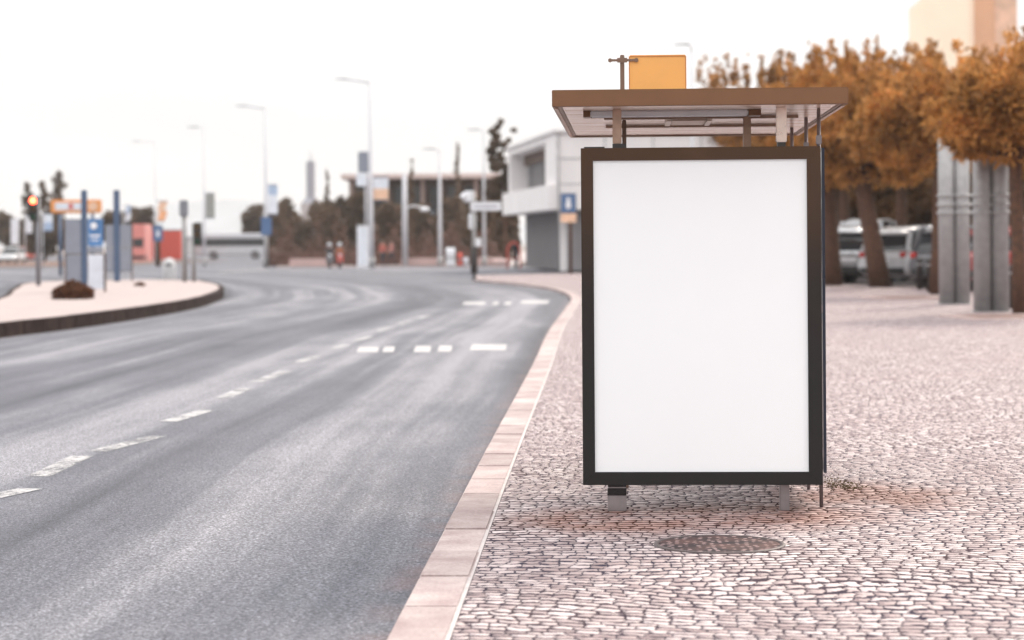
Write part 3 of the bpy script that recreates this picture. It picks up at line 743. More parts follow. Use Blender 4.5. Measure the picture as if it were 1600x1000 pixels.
# ------------------------------------------------------------ vehicles
def loft(secs):
    mb = MB(); n_ = len(secs[0]); v = [p for s_ in secs for p in s_]; f = []
    for i in range(len(secs)-1):
        for k in range(n_):
            k2 = (k+1) % n_; f.append((i*n_+k, i*n_+k2, (i+1)*n_+k2, (i+1)*n_+k))
    mb.add(v, f, True); o = 0
    mb.f.append(tuple(reversed(range(n_)))); mb.sm.append(False)
    mb.f.append(tuple((len(secs)-1)*n_+k for k in range(n_))); mb.sm.append(False)
    return mb
def car(loc, rz, label, paint, group='silver cars parked under the pines', Ht=1.58, lights_on=False, hatch=True):
    """length along local y (front at +y), width x"""
    t = thing('parked_car', label, 'car', loc, rz, group)
    L, Wd = 4.3, 1.78
    st = [(-2.15,.42,.80,.93),(-2.05,.30,.96,.97),(-1.6,.24,1.0,1.0),(-.6,.22,.98,1.0),(.6,.22,.96,1.0),(1.2,.24,.92,1.0),(1.8,.28,.80,.96),(2.1,.34,.66,.86),(2.16,.42,.58,.78)]
    secs = []
    for y, z0, z1, k in st:
        w_ = Wd/2*k; m = (z0+z1)/2
        secs.append([(-w_*.88,y,z0),(w_*.88,y,z0),(w_,y,z0+.12),(w_*1.0,y,m),(w_*.95,y,z1-.06),(w_*.86,y,z1),(-w_*.86,y,z1),(-w_*.95,y,z1-.06),(-w_*1.0,y,m),(-w_,y,z0+.12)])
    body = loft(secs).build('body', paint, t)
    # greenhouse
    g_ = [(-2.02,.93,.93,.80),(-1.72,Ht-.10,.86,.70),(-1.2,Ht,.86,.66),(-.2,Ht+.01,.86,.66),(.35,Ht-.06,.86,.66),(1.15,.95,.92,.80)]
    secs = []
    for y, zt, kb, kt in g_:
        wb = Wd/2*kb; wt = Wd/2*kt if zt > 1 else wb*.98
        zb = .90
        secs.append([(-wb,y,zb),(wb,y,zb),(wt,y,zt-.03),(wt*.92,y,zt),(-wt*.92,y,zt),(-wt,y,zt-.03)])
    loft(secs).build('window_glass', m_glassdark, t)
    rf = MB(); pr = [(-1.85,Ht-.16),(-1.72,Ht-.09),(-1.2,Ht+.012),(-.2,Ht+.022),(.35,Ht-.048)]
    for i in range(len(pr)-1):
        (ya,za),(yb,zb) = pr[i], pr[i+1]; wt = Wd/2*.64
        rf.add([(-wt,ya,za+.01),(wt,ya,za+.01),(wt,yb,zb+.01),(-wt,yb,zb+.01),(-wt-.03,ya,za-.05),(wt+.03,ya,za-.05),(wt+.03,yb,zb-.05),(-wt-.03,yb,zb-.05)],
               [(0,1,2,3),(4,7,6,5),(0,3,7,4),(1,5,6,2),(0,4,5,1),(3,2,6,7)], True)
    rf.build('roof', paint, t)
    for s_ in (-1,1):
        x_ = s_*Wd/2
        for q in (((x_*.86,1.12,.95),(x_*.68,.36,Ht-.05),.05,.07), ((x_*.90,-.35,.93),(x_*.70,-.3,Ht-.03),.04,.08), ((x_*.87,-2.0,.95),(x_*.70,-1.7,Ht-.08),.09,.16)):
            MB().bar(*q).build('pillar', paint, t)
    if 0:
        pl.bar((x_*.86,1.12,.95),(x_*.68,.36,Ht-.05),.05,.07); pl.bar((x_*.90,-.35,.93),(x_*.70,-.3,Ht-.03),.04,.08); pl.bar((x_*.87,-2.0,.95),(x_*.70,-1.7,Ht-.08),.09,.16)
    for s_ in (-1,1):
        for y in (-1.35, 1.35):
            w_ = MB().tube([(s_*Wd/2*.99-s_*.20,y,.32),(s_*Wd/2*1.0,y,.32)], .32, 20).build('wheel', m_dark, t)
            MB().tube([(s_*Wd/2*1.0,y,.32),(s_*(Wd/2+.012),y,.32)], [.21,.17], 10).build('rim', m_steel, w_)
        MB().cbox((s_*.70,-2.10,.86),(.18,.14,.15)).build('tail_light', M('red lens', (0.42,0.02,0.015), .2), t, bevel=.02)
        MB().ball((s_*.64,2.08,.60), .13, (1.2,.5,.8)).build('headlight', M('clear lens', (0.8,0.82,0.85), .1), t)
        MB().ball((s_*(Wd/2+.07),.75,1.0), .10, (1,.6,.7)).build('mirror', paint, t)
    MB().cbox((0,-2.12,.42),(1.5,.14,.18)).build('bumper', m_dark, t, bevel=.02)
    MB().cbox((0,-2.165,.70),(.50,.02,.11)).build('licence_plate', m_white, t)
    return t
m_silver = M('silver car paint', (0.36,0.37,0.39), .28, .35, var=.04, coat=.5)
m_pgrey = M('grey car paint', (0.12,0.12,0.13), .28, .35, var=.04, coat=.5)
m_pwhite = M('white car paint', (0.52,0.53,0.55), .3, 0, var=.04, coat=.5)
cars = [(1330, 75.5, -.20, m_silver, 'silver car partly hidden between the straight trunk and the leaning trunk', 1.66),
        (1402, 75, -.75, m_silver, 'silver car with red tail lamp just right of the leaning trunk', 1.52),
        (1455, 70.0, -.85, m_pwhite, 'white hatchback parked directly left of the farther steel column', 1.60),
        (1532, 66.0, -.75, m_pgrey, 'grey car parked behind the gap between the steel columns', 1.62),
        (1606, 62.0, -.70, M('dark red car paint', (0.30,0.03,0.025), .3, .1, coat=.5), 'dark red car half hidden behind the trunk at the right edge', 1.55)]
cars += [(1366, 86, -.4, m_pwhite, 'white van like car in the second row behind the leaning trunk', 1.95),
        (1432, 84, -1.2, m_pgrey, 'grey car in the second row between the two front cars', 1.55),
        (1316, 88, -.9, m_pgrey, 'grey car deep in the second row behind the straight trunk', 1.6),
        (1490, 80, -1.1, m_silver, 'silver car in the second row behind the farther steel column', 1.7)]
for px, D, rz, paint, lab, Ht in cars:
    p = W(px, 400, D+2.6); car((p.x, D+2.6, 0), rz, lab, paint, Ht=Ht).scale = (1.2, 1.2, 1.2)
# white car on the far left road
p = G(19, 412, ROAD); tcar = car((p.x, p.y, ROAD), PI-.05, 'white car driving towards the camera at the left edge', m_pwhite, group=None); tcar['category'] = 'car'; tcar.name = 'driving_car'
p = G(-8, 409, ROAD); tc2 = car((p.x, p.y+14, ROAD), PI-.05, 'red car following the white car at the left edge', m_red, group=None); tc2.name = 'driving_car'

def bus(px0, px1, D, label):
    a, b_ = W(px0, 390, D), W(px1, 390, D); L = b_.x-a.x
    t = thing('bus', label, 'bus', ((a.x+b_.x)/2, D, ROAD), 0.06)
    h = 3.05
    body = MB().box(-L/2, L/2, -1.25, 1.25, .38, h-.25).build('body', m_pwhite, t, bevel=.16, seg=3)
    MB().box(-L/2+.05, L/2-.05, -1.2, 1.2, h-.24, h).build('roof', m_white, t, bevel=.1)
    wb = MB().box(-L/2+.35, L/2-.03, -1.262, -1.20, 1.55, 2.45).build('side_window', m_glassdark, t)
    dv = MB()
    for i in range(7): x_ = -L/2+.35+(L-.4)*i/6.5; dv.box(x_, x_+.07, -1.275, -1.263, 1.5, 2.5)
    dv.build('window_divider', m_dark, wb)
    MB().box(-L/2-.015, -L/2+.05, -1.1, 1.1, 1.2, 2.6).build('windscreen', m_glassdark, t)
    for x_ in (-L/2+2.2, L/2-2.0):
        for s_ in (-1,1):
            w_ = MB().tube([(x_,s_*1.0,.48),(x_,s_*1.27,.48)], .48, 20).build('wheel', m_dark, t)
            MB().tube([(x_,s_*1.272,.48),(x_,s_*1.29,.48)], .26, 12).build('rim', m_steel, w_)
    MB().ball((L/2-.05,-1.1,.9), .14, (.4,1,1)).build('tail_light', m_red, t)
bus(306, 425, 262, 'long white bus with a dark window band beyond the junction')

def boxy(name, label, cat, px0, px1, y0, y1, D, mat, depth=1.0, base=ROAD, roofmat=None, group=None, rz=0):
    a, b_ = W(px0, y1, D), W(px1, y0, D); z1 = b_.z
    t = thing(name, label, cat, ((a.x+b_.x)/2, D, base), rz, group); w_ = b_.x-a.x
    MB().box(-w_/2, w_/2, 0, depth, 0, z1-base).build('body', mat, t, bevel=.04)
    return t, w_, z1-base
t, w_, h_1 = boxy('container', 'big plain red container by the far road left of the bus', 'container', 226, 282, 360, 403, 255, m_red, 5.0)
mb = MB()
for i in range(24): mb.box(-w_/2+w_*i/24+.02, -w_/2+w_*i/24+.10, -.03, -.002, .2, h_1-.2)
mb.build('rib', m_red, t)
MB().box(-w_/2-.05, w_/2+.05, -.05, 5.05, h_1+.002, h_1+.12).build('top_rail', M('grey rail', (.3,.3,.32), .6), t)
t, w_, h_1 = boxy('van', 'pinkish red van standing at the left end of the red container', 'van', 206, 226, 350, 404, 225, M('faded red paint', (0.66,0.24,0.22), .4), 4.5)
MB().box(-w_/2+.15, w_/2-.15, -.02, -.001, 1.5, 2.4).build('rear_window', m_glassdark, t)
for s_ in (-1,1): MB().tube([(s_*(w_/2-.25),.9,.35),(s_*(w_/2+.01),.9,.35)], .36, 16).build('wheel', m_dark, t)
MB().box(-w_/2, w_/2, -.08, -.003, .3, .6).build('bumper', m_dark, t)

# ------------------------------------------------------------ street lamps and posts
def street_lamp(base, top, arm, D, r, label, group='street lamps round the junction', z0=ROAD, headlen=None, curved=False):
    b_ = W(base[0], base[1], D); tp = W(top[0], top[1], D); ae = W(arm[0], arm[1], D)
    t = thing('street_lamp', label, 'street lamp', (b_.x, D, z0), 0, group)
    T_ = Vector((tp.x-b_.x, 0, tp.z-z0)); A_ = Vector((ae.x-b_.x, 0, ae.z-z0))
    T_.x = 0.0 if abs(T_.x) < .4 else T_.x
    MB().tube([(0,0,0),(0,0,T_.z*.3),T_], [r*1.25, r, r*.6], 12).build('pole', m_lamp, t)
    MB().tube([(0,0,0),(0,0,.7)], [r*1.7, r*1.6], 12).build('pole_base', m_galv, t)
    sg = 1 if A_.x > T_.x else -1
    hl = headlen or 0.8
    e = A_ - Vector((sg*hl,0,0))
    pts = [T_, T_.lerp(e, .5)+Vector((0,0,.12 if curved else 0)), e]
    am = MB().tube(pts, [r*.5, r*.42, r*.38], 8).build('arm', m_lamp, t)
    MB().add([(e.x,-.13,e.z-.04),(A_.x,-.10,A_.z-.02),(A_.x,.10,A_.z-.02),(e.x,.13,e.z-.04),(e.x,-.10,e.z+.08),(A_.x,-.06,A_.z+.05),(A_.x,.06,A_.z+.05),(e.x,.10,e.z+.08)],
             [(3,2,1,0),(4,5,6,7),(0,1,5,4),(1,2,6,5),(2,3,7,6),(3,0,4,7)]).build('lamp_head', M('lamp head grey', (.30,.30,.32), .5), t, bevel=.015)
    return t
street_lamp((580,418), (576,129), (523,124), 148, .17, 'tallest street lamp, behind the white totem near the photo centre')
street_lamp((416,417), (413,170), (368,166), 158, .14, 'tall street lamp carrying the blue sign, right of the bus')
street_lamp((757,415), (756,204), (730,203), 151.5, .11, 'street lamp rising behind the white direction board')
street_lamp((688,415), (687,237), (660,233), 151.8, .13, 'street lamp between the plain grey post and the direction board')
street_lamp((243,405), (243,222), (205,221), 235, .09, 'faint far street lamp above the red container')
street_lamp((320,416), (319,200), (293,199), 165, .07, 'thin street lamp at the front end of the bus')
street_lamp((1083,424), (1081,80), (1053,70), 112, .10, 'street lamp showing above the right part of the shelter roof', curved=True)
p = W(633, 410, 152)
gp = thing('plain_post', 'plain thick grey post right of the white and peach banner', 'post', (p.x, 152, ROAD))
zt = W(633,272,152).z-ROAD
MB().tube([(0,0,0),(0,0,zt*.6),(0,0,zt)], [.21,.19,.16], 14).build('post_shaft', m_lamp, gp)
MB().tube([(0,0,zt*.62),(.5,0,zt*.66),(1.3,0,zt*.64)], .05, 8).ball((1.4,0,zt*.62), .28, (1.2,.8,.6)).build('globe_arm', m_white, gp)

def banner(px0, px1, y0, y1, D, label, cols, pole_px=None, base=ROAD, slant=0):
    a, b_ = W(px0, y1, D), W(px1, y0, D)
    pxp = pole_px if pole_px is not None else px0-1
    pp = W(pxp, y1, D)
    t = thing('banner', label, 'banner', (pp.x, D-.25, base), 0, 'banners on poles around the junction')
    x0, x1 = a.x-pp.x, b_.x-pp.x; z0, z1 = a.z-base, b_.z-base; n_ = len(cols)
    for i, mt in enumerate(cols):
        za, zb = z1-(z1-z0)*(i+1)/n_, z1-(z1-z0)*i/n_
        mb = MB(); sl = slant
        mb.add([(x0+sl*(n_-1-i)*.0,0,za),(x1,0,za),(x1+sl,0,zb-.001),(x0+sl,0,zb-.001),(x0,.03,za),(x1,.03,za),(x1+sl,.03,zb-.001),(x0+sl,.03,zb-.001)],
               [(0,1,2,3),(7,6,5,4),(0,4,5,1),(1,5,6,2),(2,6,7,3),(3,7,4,0)])
        mb.build('banner_field', mt, t)
    fr_ = MB().bar((0,.0,z1+.05),(x1+slant,.0,z1+.05),.05,.07).bar((0,.0,z0-.05),(x1,.0,z0-.05),.05,.07).build('banner_arm', M('navy bracket', (.06,.09,.16), .5), t)
    MB().tube([(0,0,0),(0,0,z1+.3)], .05, 8).build('pole', m_lamp, t)
    return t
m_peach = M('peach banner cloth', (0.80,0.52,0.36), .7)
m_bwhite = M('white banner cloth', (0.74,0.77,0.83), .7)
m_pblue = M('pale blue banner cloth', (0.40,0.50,0.66), .7)
banner(584, 607, 278, 312, 146, 'white and peach banner with a navy bracket right of the tallest lamp', [m_bwhite, m_peach], 582)
banner(420, 434, 290, 334, 157, 'white and pale blue banner high on the lamp near the bus', [m_pblue, m_bwhite, m_bwhite], 418)
banner(322, 336, 303, 340, 170, 'dull grey banner on a thin pole above the bus front', [M('grey banner cloth', (.30,.30,.28), .7)], 319)
banner(246, 258, 315, 345, 180, 'peach and orange banner above the round blue sign', [m_peach, M('bright peach cloth', (.85,.42,.22), .7)], 243, slant=.25)
banner(196, 203, 322, 345, 200, 'small white and blue banner right of the farther notice board', [m_pblue, m_bwhite], 194, slant=.2)
banner(18, 29, 342, 382, 190, 'white banner above the white car at the left edge', [m_bwhite, m_bwhite], 30)
banner(42, 51, 338, 364, 190, 'narrow white banner left of the red traffic light pole', [m_bwhite], 40)
banner(70, 83, 335, 360, 170, 'white banner just right of the red traffic light pole', [m_bwhite, m_pblue], 68)

# ------------------------------------------------------------ traffic lights
def lens(mb_parent, c, r, mat):
    l = MB().ball(c, r, (1,.35,1), 14, 8).build('lens', mat, mb_parent)
    return l
m_redon = M('lit red lens', (0.8,0.05,0.02), .3, emit=((1.0,0.09,0.035), 16.0))
m_off1 = M('dark amber lens', (0.10,0.06,0.02), .3); m_off2 = M('dark green lens', (0.02,0.07,0.04), .3)
m_hous = M('signal housing', (0.045,0.042,0.045), .5)
def traffic_light(px, base_py, top_py, z0, label, lit=True, hdx=-0.12, r=.085, back=False, D=None, head_h=.85, heads=((0,0),)):
    g0 = G(px, base_py, z0) if D is None else W(px, base_py, D); D = g0.y
    t = thing('traffic_light', label, 'traffic light', (g0.x, D, z0), 0, 'traffic lights of the junction')
    zt = W(px, top_py, D).z-z0
    MB().tube([(0,0,0),(0,0,zt)], [r, r*.85], 14).build('pole', m_galv if not lit else M('grey post paint', (.20,.20,.22), .5), t)
    for dx, dz in heads:
        hx = hdx+dx; z1 = zt+dz+.05
        h = MB().box(hx-.15, hx+.15, -.20, .04, z1-head_h, z1).build('signal_head', m_hous if not back else M('signal back plate', (.20,.21,.24), .5), t, bevel=.03)
        if not back:
            for k, mt in enumerate((m_redon if lit else m_off1, m_off1, m_off2)):
                lens(h, (hx, -.205, z1-.15-k*.27), .105, mt)
                vz = MB()
                for a in range(9):
                    t0, t1 = PI*a/9, PI*(a+1)/9
                    q = [(hx+.12*math.cos(t0), -.20, z1-.15-k*.27+.12*math.sin(t0)), (hx+.12*math.cos(t1), -.20, z1-.15-k*.27+.12*math.sin(t1))]
                    vz.add([q[0], q[1], (q[1][0], -.34, q[1][2]), (q[0][0], -.34, q[0][2])], [(0,1,2,3)])
                vz.build('visor', m_hous, h)
        else:
            MB().box(hx-.11, hx+.11, .042, .06, z1-head_h+.08, z1-.08).build('back_door', m_galv, h)
    MB().bar((0,0,zt-.2),(hdx,0,zt-.2),.05,.05).bar((0,0,zt-.7),(hdx,0,zt-.7),.05,.05).build('bracket', m_hous, t)
    return t
traffic_light(60, 446, 309, ISL+.0, 'traffic light showing red on the island at the far left', True)
traffic_light(288.5, 440, 315, ISL, 'taller dark traffic light seen from behind at the island tip', False, hdx=0.0, back=True, head_h=.6, r=.10)
traffic_light(303, 440, 350, ISL, 'shorter traffic light at the island tip with its head on the right side', False, hdx=.16, head_h=.85, r=.08)
# signal group with direction board on the pavement nose
g0 = G(741, 437); D = g0.y; s = D/F
t = thing('traffic_light', 'pale traffic light with a white direction board on the pavement corner', 'traffic light', (g0.x, D, 0), 0, 'traffic lights of the junction')
zt = W(741, 300, D).z
MB().tube([(0,0,0),(0,0,zt)], [.09,.07], 14).build('pole', m_galv, t)
MB().tube([(0,0,.25),(0,0,.3),(0,0,1.30),(0,0,1.38)], [.10,.15,.14,.10], 14).build('pole_sleeve', M('dark post sleeve', (.045,.04,.038), .6), t)
h = MB().box(-.42, .06, -.05, .13, zt-.42, zt+.05).build('signal_head', m_white, t, bevel=.05)
MB().ball((-.42,-.02,zt-.18), .14).build('lamp_hood', m_white, h)
MB().box(-.15, 1.15, -.10, -.06, W(741,330,D).z, W(741,315,D).z).build('direction_board', m_white, t, bevel=.02)
MB().box(.02, .98, -.106, -.101, W(741,325,D).z, W(741,321,D).z).build('board_line', M('grey lettering bar', (.45,.45,.5), .6), t)
MB().box(-.22, .10, .0, .14, W(741,358,D).z, W(741,333,D).z).build('signal_head', m_white, t, bevel=.04)
MB().box(-.02, .30, -.05, .10, W(741,386,D).z, W(741,372,D).z).build('push_button', m_white, t, bevel=.04)

# white boxes by the tallest lamp
t, w_, h_1 = boxy('totem', 'tall white narrow cabinet standing just left of the tallest lamp', 'cabinet', 558, 575, 352, 413, 143, m_white, .5)
MB().box(-w_/2+.06, w_/2-.06, -.012, -.001, .25, h_1-.2).build('door', m_bwhite, t)
MB().box(-w_/2-.04, w_/2+.04, -.05, .55, h_1+.001, h_1+.06).build('cap', m_galv, t)
p = W(572, 415, 145); t = thing('sign_box', 'pale rectangular sign boxes high on a post left of the tallest lamp', 'sign', (p.x, 145, ROAD))
MB().tube([(0,0,0),(0,0,W(572,236,145).z-ROAD)], .06, 8).build('pole', m_lamp, t)
s = 145/F
MB().box(-11*s, 5*s, -.25, -.08, W(572,270,145).z-ROAD, W(572,237,145).z-ROAD).build('upper_box', m_lightgrey, t, bevel=.04)
MB().box(-14*s, 3*s, -.25, -.08, W(572,291,145).z-ROAD, W(572,271,145).z-ROAD).build('lower_box', m_bwhite, t, bevel=.04)

# signs
def post_sign(px, base_py, D, x0, x1, y0, y1, mat, label, z0=ROAD, round_=False, extra=None, pole_mat=None, pr=.05, sym=True):
    b_ = W(px, base_py, D); t = thing('road_sign', label, 'road sign', (b_.x, D, z0))
    a, c = W(x0, y1, D), W(x1, y0, D); X0, X1, Z0_, Z1_ = a.x-b_.x, c.x-b_.x, a.z-z0, c.z-z0
    MB().tube([(0,0,0),(0,0,Z1_)], pr, 10).build('pole', pole_mat or m_galv, t)
    if round_: pl = MB().disc(((X0+X1)/2, -pr-.03, (Z0_+Z1_)/2), (X1-X0)/2, 'y', .04, 28).build('sign_plate', mat, t)
    else: pl = MB().box(X0, X1, -pr-.05, -pr-.01, Z0_, Z1_).build('sign_plate', mat, t, bevel=.02)
    if sym:
        cx, cz, k = (X0+X1)/2, (Z0_+Z1_)/2, (X1-X0)/2
        mb = MB(); mb.ball((cx,-pr-.055,cz+k*.45), k*.26, (1,.1,1)); mb.ball((cx,-pr-.055,cz-k*.25), k*.48, (.75,.06,1.1)); mb.build('pictogram', m_white, pl)
    if extra: MB().box(X0, X1, -pr-.05, -pr-.01, Z0_-extra[1], Z0_-.03).build('lower_plate', extra[0], t)
    return t
post_sign(892, 428, 105, 876, 900, 302, 333, m_blue, 'square blue sign with a white pictogram beside the pale modern building', z0=0.0, extra=(m_peach, .45), pole_mat=m_bark, pr=.07)
post_sign(247, 414, 170, 240, 255, 352, 377, m_blue, 'rounded blue sign on a dark pole before the red container', pole_mat=m_bark, pr=.18)
post_sign(416, 415, 154, 408, 425, 339, 368, m_blue, 'blue rectangular sign low on the lamp to the right of the bus', pr=.10, sym=False)

# orange and white shop board
t = thing('sign_board', 'long orange board with a white panel above the notice boards at the left', 'sign', (W(118,400,120).x, 120, ROAD))
D = 120; cx = W(118,400,D).x; X0, X1 = W(79,320,D).x-cx, W(158,320,D).x-cx; z0_, z1_ = W(118,333,D).z-ROAD, W(118,312,D).z-ROAD
bd = MB().box(X0, X1, 0, .25, z0_, z1_).build('board', m_orange, t, bevel=.05)
MB().box(X0+.25, X1-.85, -.02, -.002, z0_+.18, z1_-.16).build('white_panel', m_bwhite, bd)
MB().box(X0+1.0, X0+1.25, -.035, -.022, z0_+.24, z1_-.22).build('emblem_patch', m_red, bd)
MB().disc((X1-.45,-.012,(z0_+z1_)/2), .26, 'y', .02, 20).build('emblem_disc', m_peach, bd)
MB().tube([(X0+.5,.12,0),(X0+.5,.12,z0_)], .09, 10).build('post', m_bluepost, t); MB().tube([(X1-.5,.12,0),(X1-.5,.12,z0_)], .09, 10).build('post', m_bluepost, t)

# notice boards on the island
def notice(D, base_py, cx, label, xs_, rows, post_x, post_top, zb=ISL, pr=.09):
    b_ = W(cx, base_py, D); t = thing('notice_board', label, 'notice board', (b_.x, D, zb), 0.0, 'notice boards on the traffic island')
    X = lambda px: W(px, 400, D).x-b_.x
    Zz = lambda py: W(cx, py, D).z-zb
    for (x0, x1, y0, y1, mt, nm) in rows:
        MB().box(X(x0), X(x1), -.03, .03, Zz(y1), Zz(y0)).build(nm, mt, t, bevel=.008)
    for (a, c) in post_x: MB().box(X(a), X(c), -.055, .055, 0, Zz(post_top)).build('post', m_bluepost, t, bevel=.02)
    return t, X, Zz
m_bposter = M('blue poster', (0.075,0.19,0.40), .45, var=.35, scale=1.8)
m_wposter = M('white poster print', (0.62,0.65,0.72), .5, var=.14, scale=2.5)
t, X, Zz = notice(63, 452, 130, 'nearer notice board with a blue poster over a white poster on the island', None,
    [(102,127,342,396,m_lightgrey,'grey_panel'),(104,127,398,458,m_lightgrey,'grey_panel'),(137.5,161,342,385,m_bposter,'blue_poster'),(137.5,161,386,395,m_lightgrey,'grey_panel'),(138,164,398,452,m_wposter,'white_poster')], [(127.5,136.5)], 297)
k = MB(); k.ball((X(147),-.034,Zz(353)), .10, (1,.12,1)); k.box(X(141),X(157),-.036,-.0305,Zz(370),Zz(367)); k.box(X(143),X(155),-.036,-.0305,Zz(376),Zz(374)); k.build('poster_print', m_white, t)
MB().box(X(101),X(165),-.036,-.031,Zz(397.6),Zz(396.2)).build('cross_rail', m_hous, t)
MB().box(X(162),X(165.5),-.03,.03,0,Zz(396)).box(X(101),X(103.5),-.025,.025,0,Zz(342)).build('side_post', M('brown edge', (.14,.10,.09), .6), t)
t, X, Zz = notice(82, 438, 185, 'farther plain grey notice board on a blue post behind the first', None,
    [(165,177.5,351,386,m_lightgrey,'grey_panel'),(188,206.5,351,386,m_lightgrey,'grey_panel'),(165,177.5,388,424,m_lightgrey,'grey_panel'),(188,206.5,388,424,m_lightgrey,'grey_panel')], [(178,187.5)], 297)
MB().box(X(164),X(207),-.036,-.031,Zz(387.6),Zz(386.4)).box(X(164),X(207),-.036,-.031,Zz(425),Zz(424)).build('cross_rail', m_hous, t)
MB().box(X(205.5),X(207.5),-.03,.03,0,Zz(351)).build('side_post', M('brown edge', (.14,.10,.09), .6), t)

# dry shrub on the island and a small tuft
def shrub(name, px, py, z, hw, hh, label, cat, k=1800):
    g0 = G(px, py, z); D = g0.y; s_ = D/F
    t = thing(name, label, cat, (g0.x, D, z))
    p = []
    for _ in range(k):
        a = random.uniform(0, 2*PI); q = random.random()**.6; h = random.random()**.8*(1-q*.55)
        p.append((math.cos(a)*q*hw*s_, math.sin(a)*q*hw*s_*.8, h*hh*s_))
    leaves('foliage', leafmat('dry red brown leaf', (0.055,0.018,0.010), (0.19,0.085,0.045)), np.array(p), .10 if hw > 12 else .07, t, up=.6)
    mb = MB()
    for i in range(9): a = 2*PI*i/9; mb.tube([(0,0,0),(math.cos(a)*hw*s_*.3,math.sin(a)*hw*s_*.3,hh*s_*.35),(math.cos(a)*hw*s_*.7,math.sin(a)*hw*s_*.6,hh*s_*.7)], [.02,.015,.005], 5)
    mb.build('stem', m_bark, t); return t
shrub('dry_shrub', 114, 467, ISL, 33, 32, 'dry reddish brown shrub at the foot of the nearer notice board', 'shrub')
shrub('low_plant', 219, 447, ISL, 9, 7, 'tiny brown plant alone on the island paving', 'plant', 260)
shrub('low_plant', 822, 415, 0.0, 9, 9, 'tiny brown plant at the foot of the pale modern building', 'plant', 260)
# pale litter bin on the island
g0 = G(234, 434, ISL); t = thing('litter_bin', 'pale rounded litter bin behind the farther notice board', 'litter bin', (g0.x, 96, ROAD))
MB().tube([(0,0,0),(0,0,.1),(0,0,.75),(0,0,.95),(0,0,1.05)], [.24,.28,.29,.22,.08], 18).build('bin_body', M('pale concrete', (.55,.54,.54), .8), t)
MB().box(-.12,.12,-.30,-.24,.70,.80).build('bin_slot', m_hous, t)

# ------------------------------------------------------------ buildings
# pale modern building
C0 = Vector((2.35, 115, 0)); F0 = Vector((-.2, 136, 0)); dv_ = (C0-F0); Ls = dv_.length
rzb = math.atan2(-(F0-C0).x, (F0-C0).y)     # local +y along side facade
t = thing('modern_building', 'pale modern building with an overhanging upper storey and a deep window, left of the shelter', 'building', (C0.x, C0.y, 0), rzb)
m_wallw = M('pale render', (0.80,0.77,0.765), .8, var=.06, scale=.5)
m_wallg = M('grey ribbed wall', (0.27,0.26,0.27), .8, var=.1, scale=1)
UZ0, UZ1 = 3.25, 7.35; m_hous_ = M('mullion grey', (.20,.20,.21), .5)
ub = MB()
# upper storey with recessed opening in side facade (local x=0 plane)
ub.box(0, 16, 0, 4.2, UZ0+1.35, UZ1); ub.box(0, 16, Ls-.8, Ls, UZ0+1.35, UZ1)
ub.box(0, 16, 4.2, Ls-.8, UZ1-.40, UZ1); ub.box(1.3, 16, 4.2, Ls-.8, UZ0+1.35, UZ1-.4); ub.box(-.35, 16, -.02, Ls+.3, UZ0, UZ0+1.348)
ub.build('upper_wall', m_wallw, t, bevel=.03)
MB().box(-.15, 16.2, -.2, Ls+.2, UZ1+.003, UZ1+.16).build('parapet', m_wallw, t)
MB().box(.9, 1.0, 4.21, Ls-.81, UZ1-1.05, UZ1-.41).build('top_shade_strip', M('brown shade strip', (.11,.065,.045), .7), t)  # dark strip painting in the shade at the top of the recess
for i in range(3): y_ = 4.3+(Ls-5.2)*(i+.5)/3; MB().box(.98, 1.04, y_-.06, y_+.06, UZ0+1.36, UZ1-1.06).build('mullion', m_hous_, t)
for z_ in (UZ0+1.34, UZ1-1.4):
    MB().box(.02, 15.9, -.030, -.021, z_, z_+.04).build('panel_joint', m_wallg, t)
for i in range(1, 6): MB().box(i*2.6, i*2.6+.04, -.034, -.0215, UZ0+.1, UZ1-.1).build('panel_joint', m_wallg, t)
MB().tube([(.12,-.10,.0),(.12,-.10,UZ1)], .05, 8).build('drain_pipe', m_galv, t)
w1 = MB().box(1.2, 1.28, 4.25, Ls-.85, UZ0+1.36, UZ1-.42).build('window', M('grey blind glass', (.23,.22,.23), .3), t)
mb = MB()
for i in range(26): y_ = 4.3+(Ls-5.3)*i/26; mb.box(1.05, 1.18, y_, y_+.12, UZ0+1.37, UZ1-.43)
mb.build('louvre', M('grey louvre', (.34,.33,.34), .6), w1)
MB().box(1.0, 16, .8, Ls-.5, 0, UZ0-.003).build('ground_wall', m_wallg, t)
mb = MB()
for i in range(60): y_ = 1+(Ls-2)*i/60; mb.box(.95, .998, y_, y_+.12, .05, UZ0-.05)
for i in range(44): x_ = 1.1+14.6*i/44; mb.box(x_, x_+.12, .75, .798, .05, UZ0-.05)
mb.build('wall_rib', m_wallg, t)
MB().box(.4, .75, 1.2, 1.55, 0, UZ0-.004).build('column', m_wallw, t)

# low dark hall with light roof edge
D = 214; a = W(545, 400, D); b_ = W(776, 400, D); w_ = b_.x-a.x; zt = W(660, 272, D).z
t = thing('hall_building', 'long low hall with a thin pale roof edge behind the dark bushes', 'building', (a.x, D, 0))
MB().box(-.6, w_+.5, -1.5, 16, zt-.45, zt).build('roof', M('pale pink fascia', (.62,.50,.47), .8), t)
MB().box(0, w_, 1.0, 15, 0, zt-.453).build('wall', M('dark brown wall', (.075,.045,.032), .8, var=.3, scale=.4), t)
for i in range(9): x_ = .2+(w_-.6)*i/8; MB().box(x_, x_+.35, -.9, -.5, 0, zt-.455).build('column', M('pinkish column', (.27,.19,.17), .8), t)
for i in range(8): x_ = 1+(w_-.6)*i/8; MB().box(x_, x_+1.0, .9, .997, 1.0, zt-1.2).build('window', m_glassdark, t)
MB().box(3.5, 8.5, .4, .9, zt-4.2, zt-3.6).build('window_band', M('bluish strip', (.20,.23,.28), .4), t)

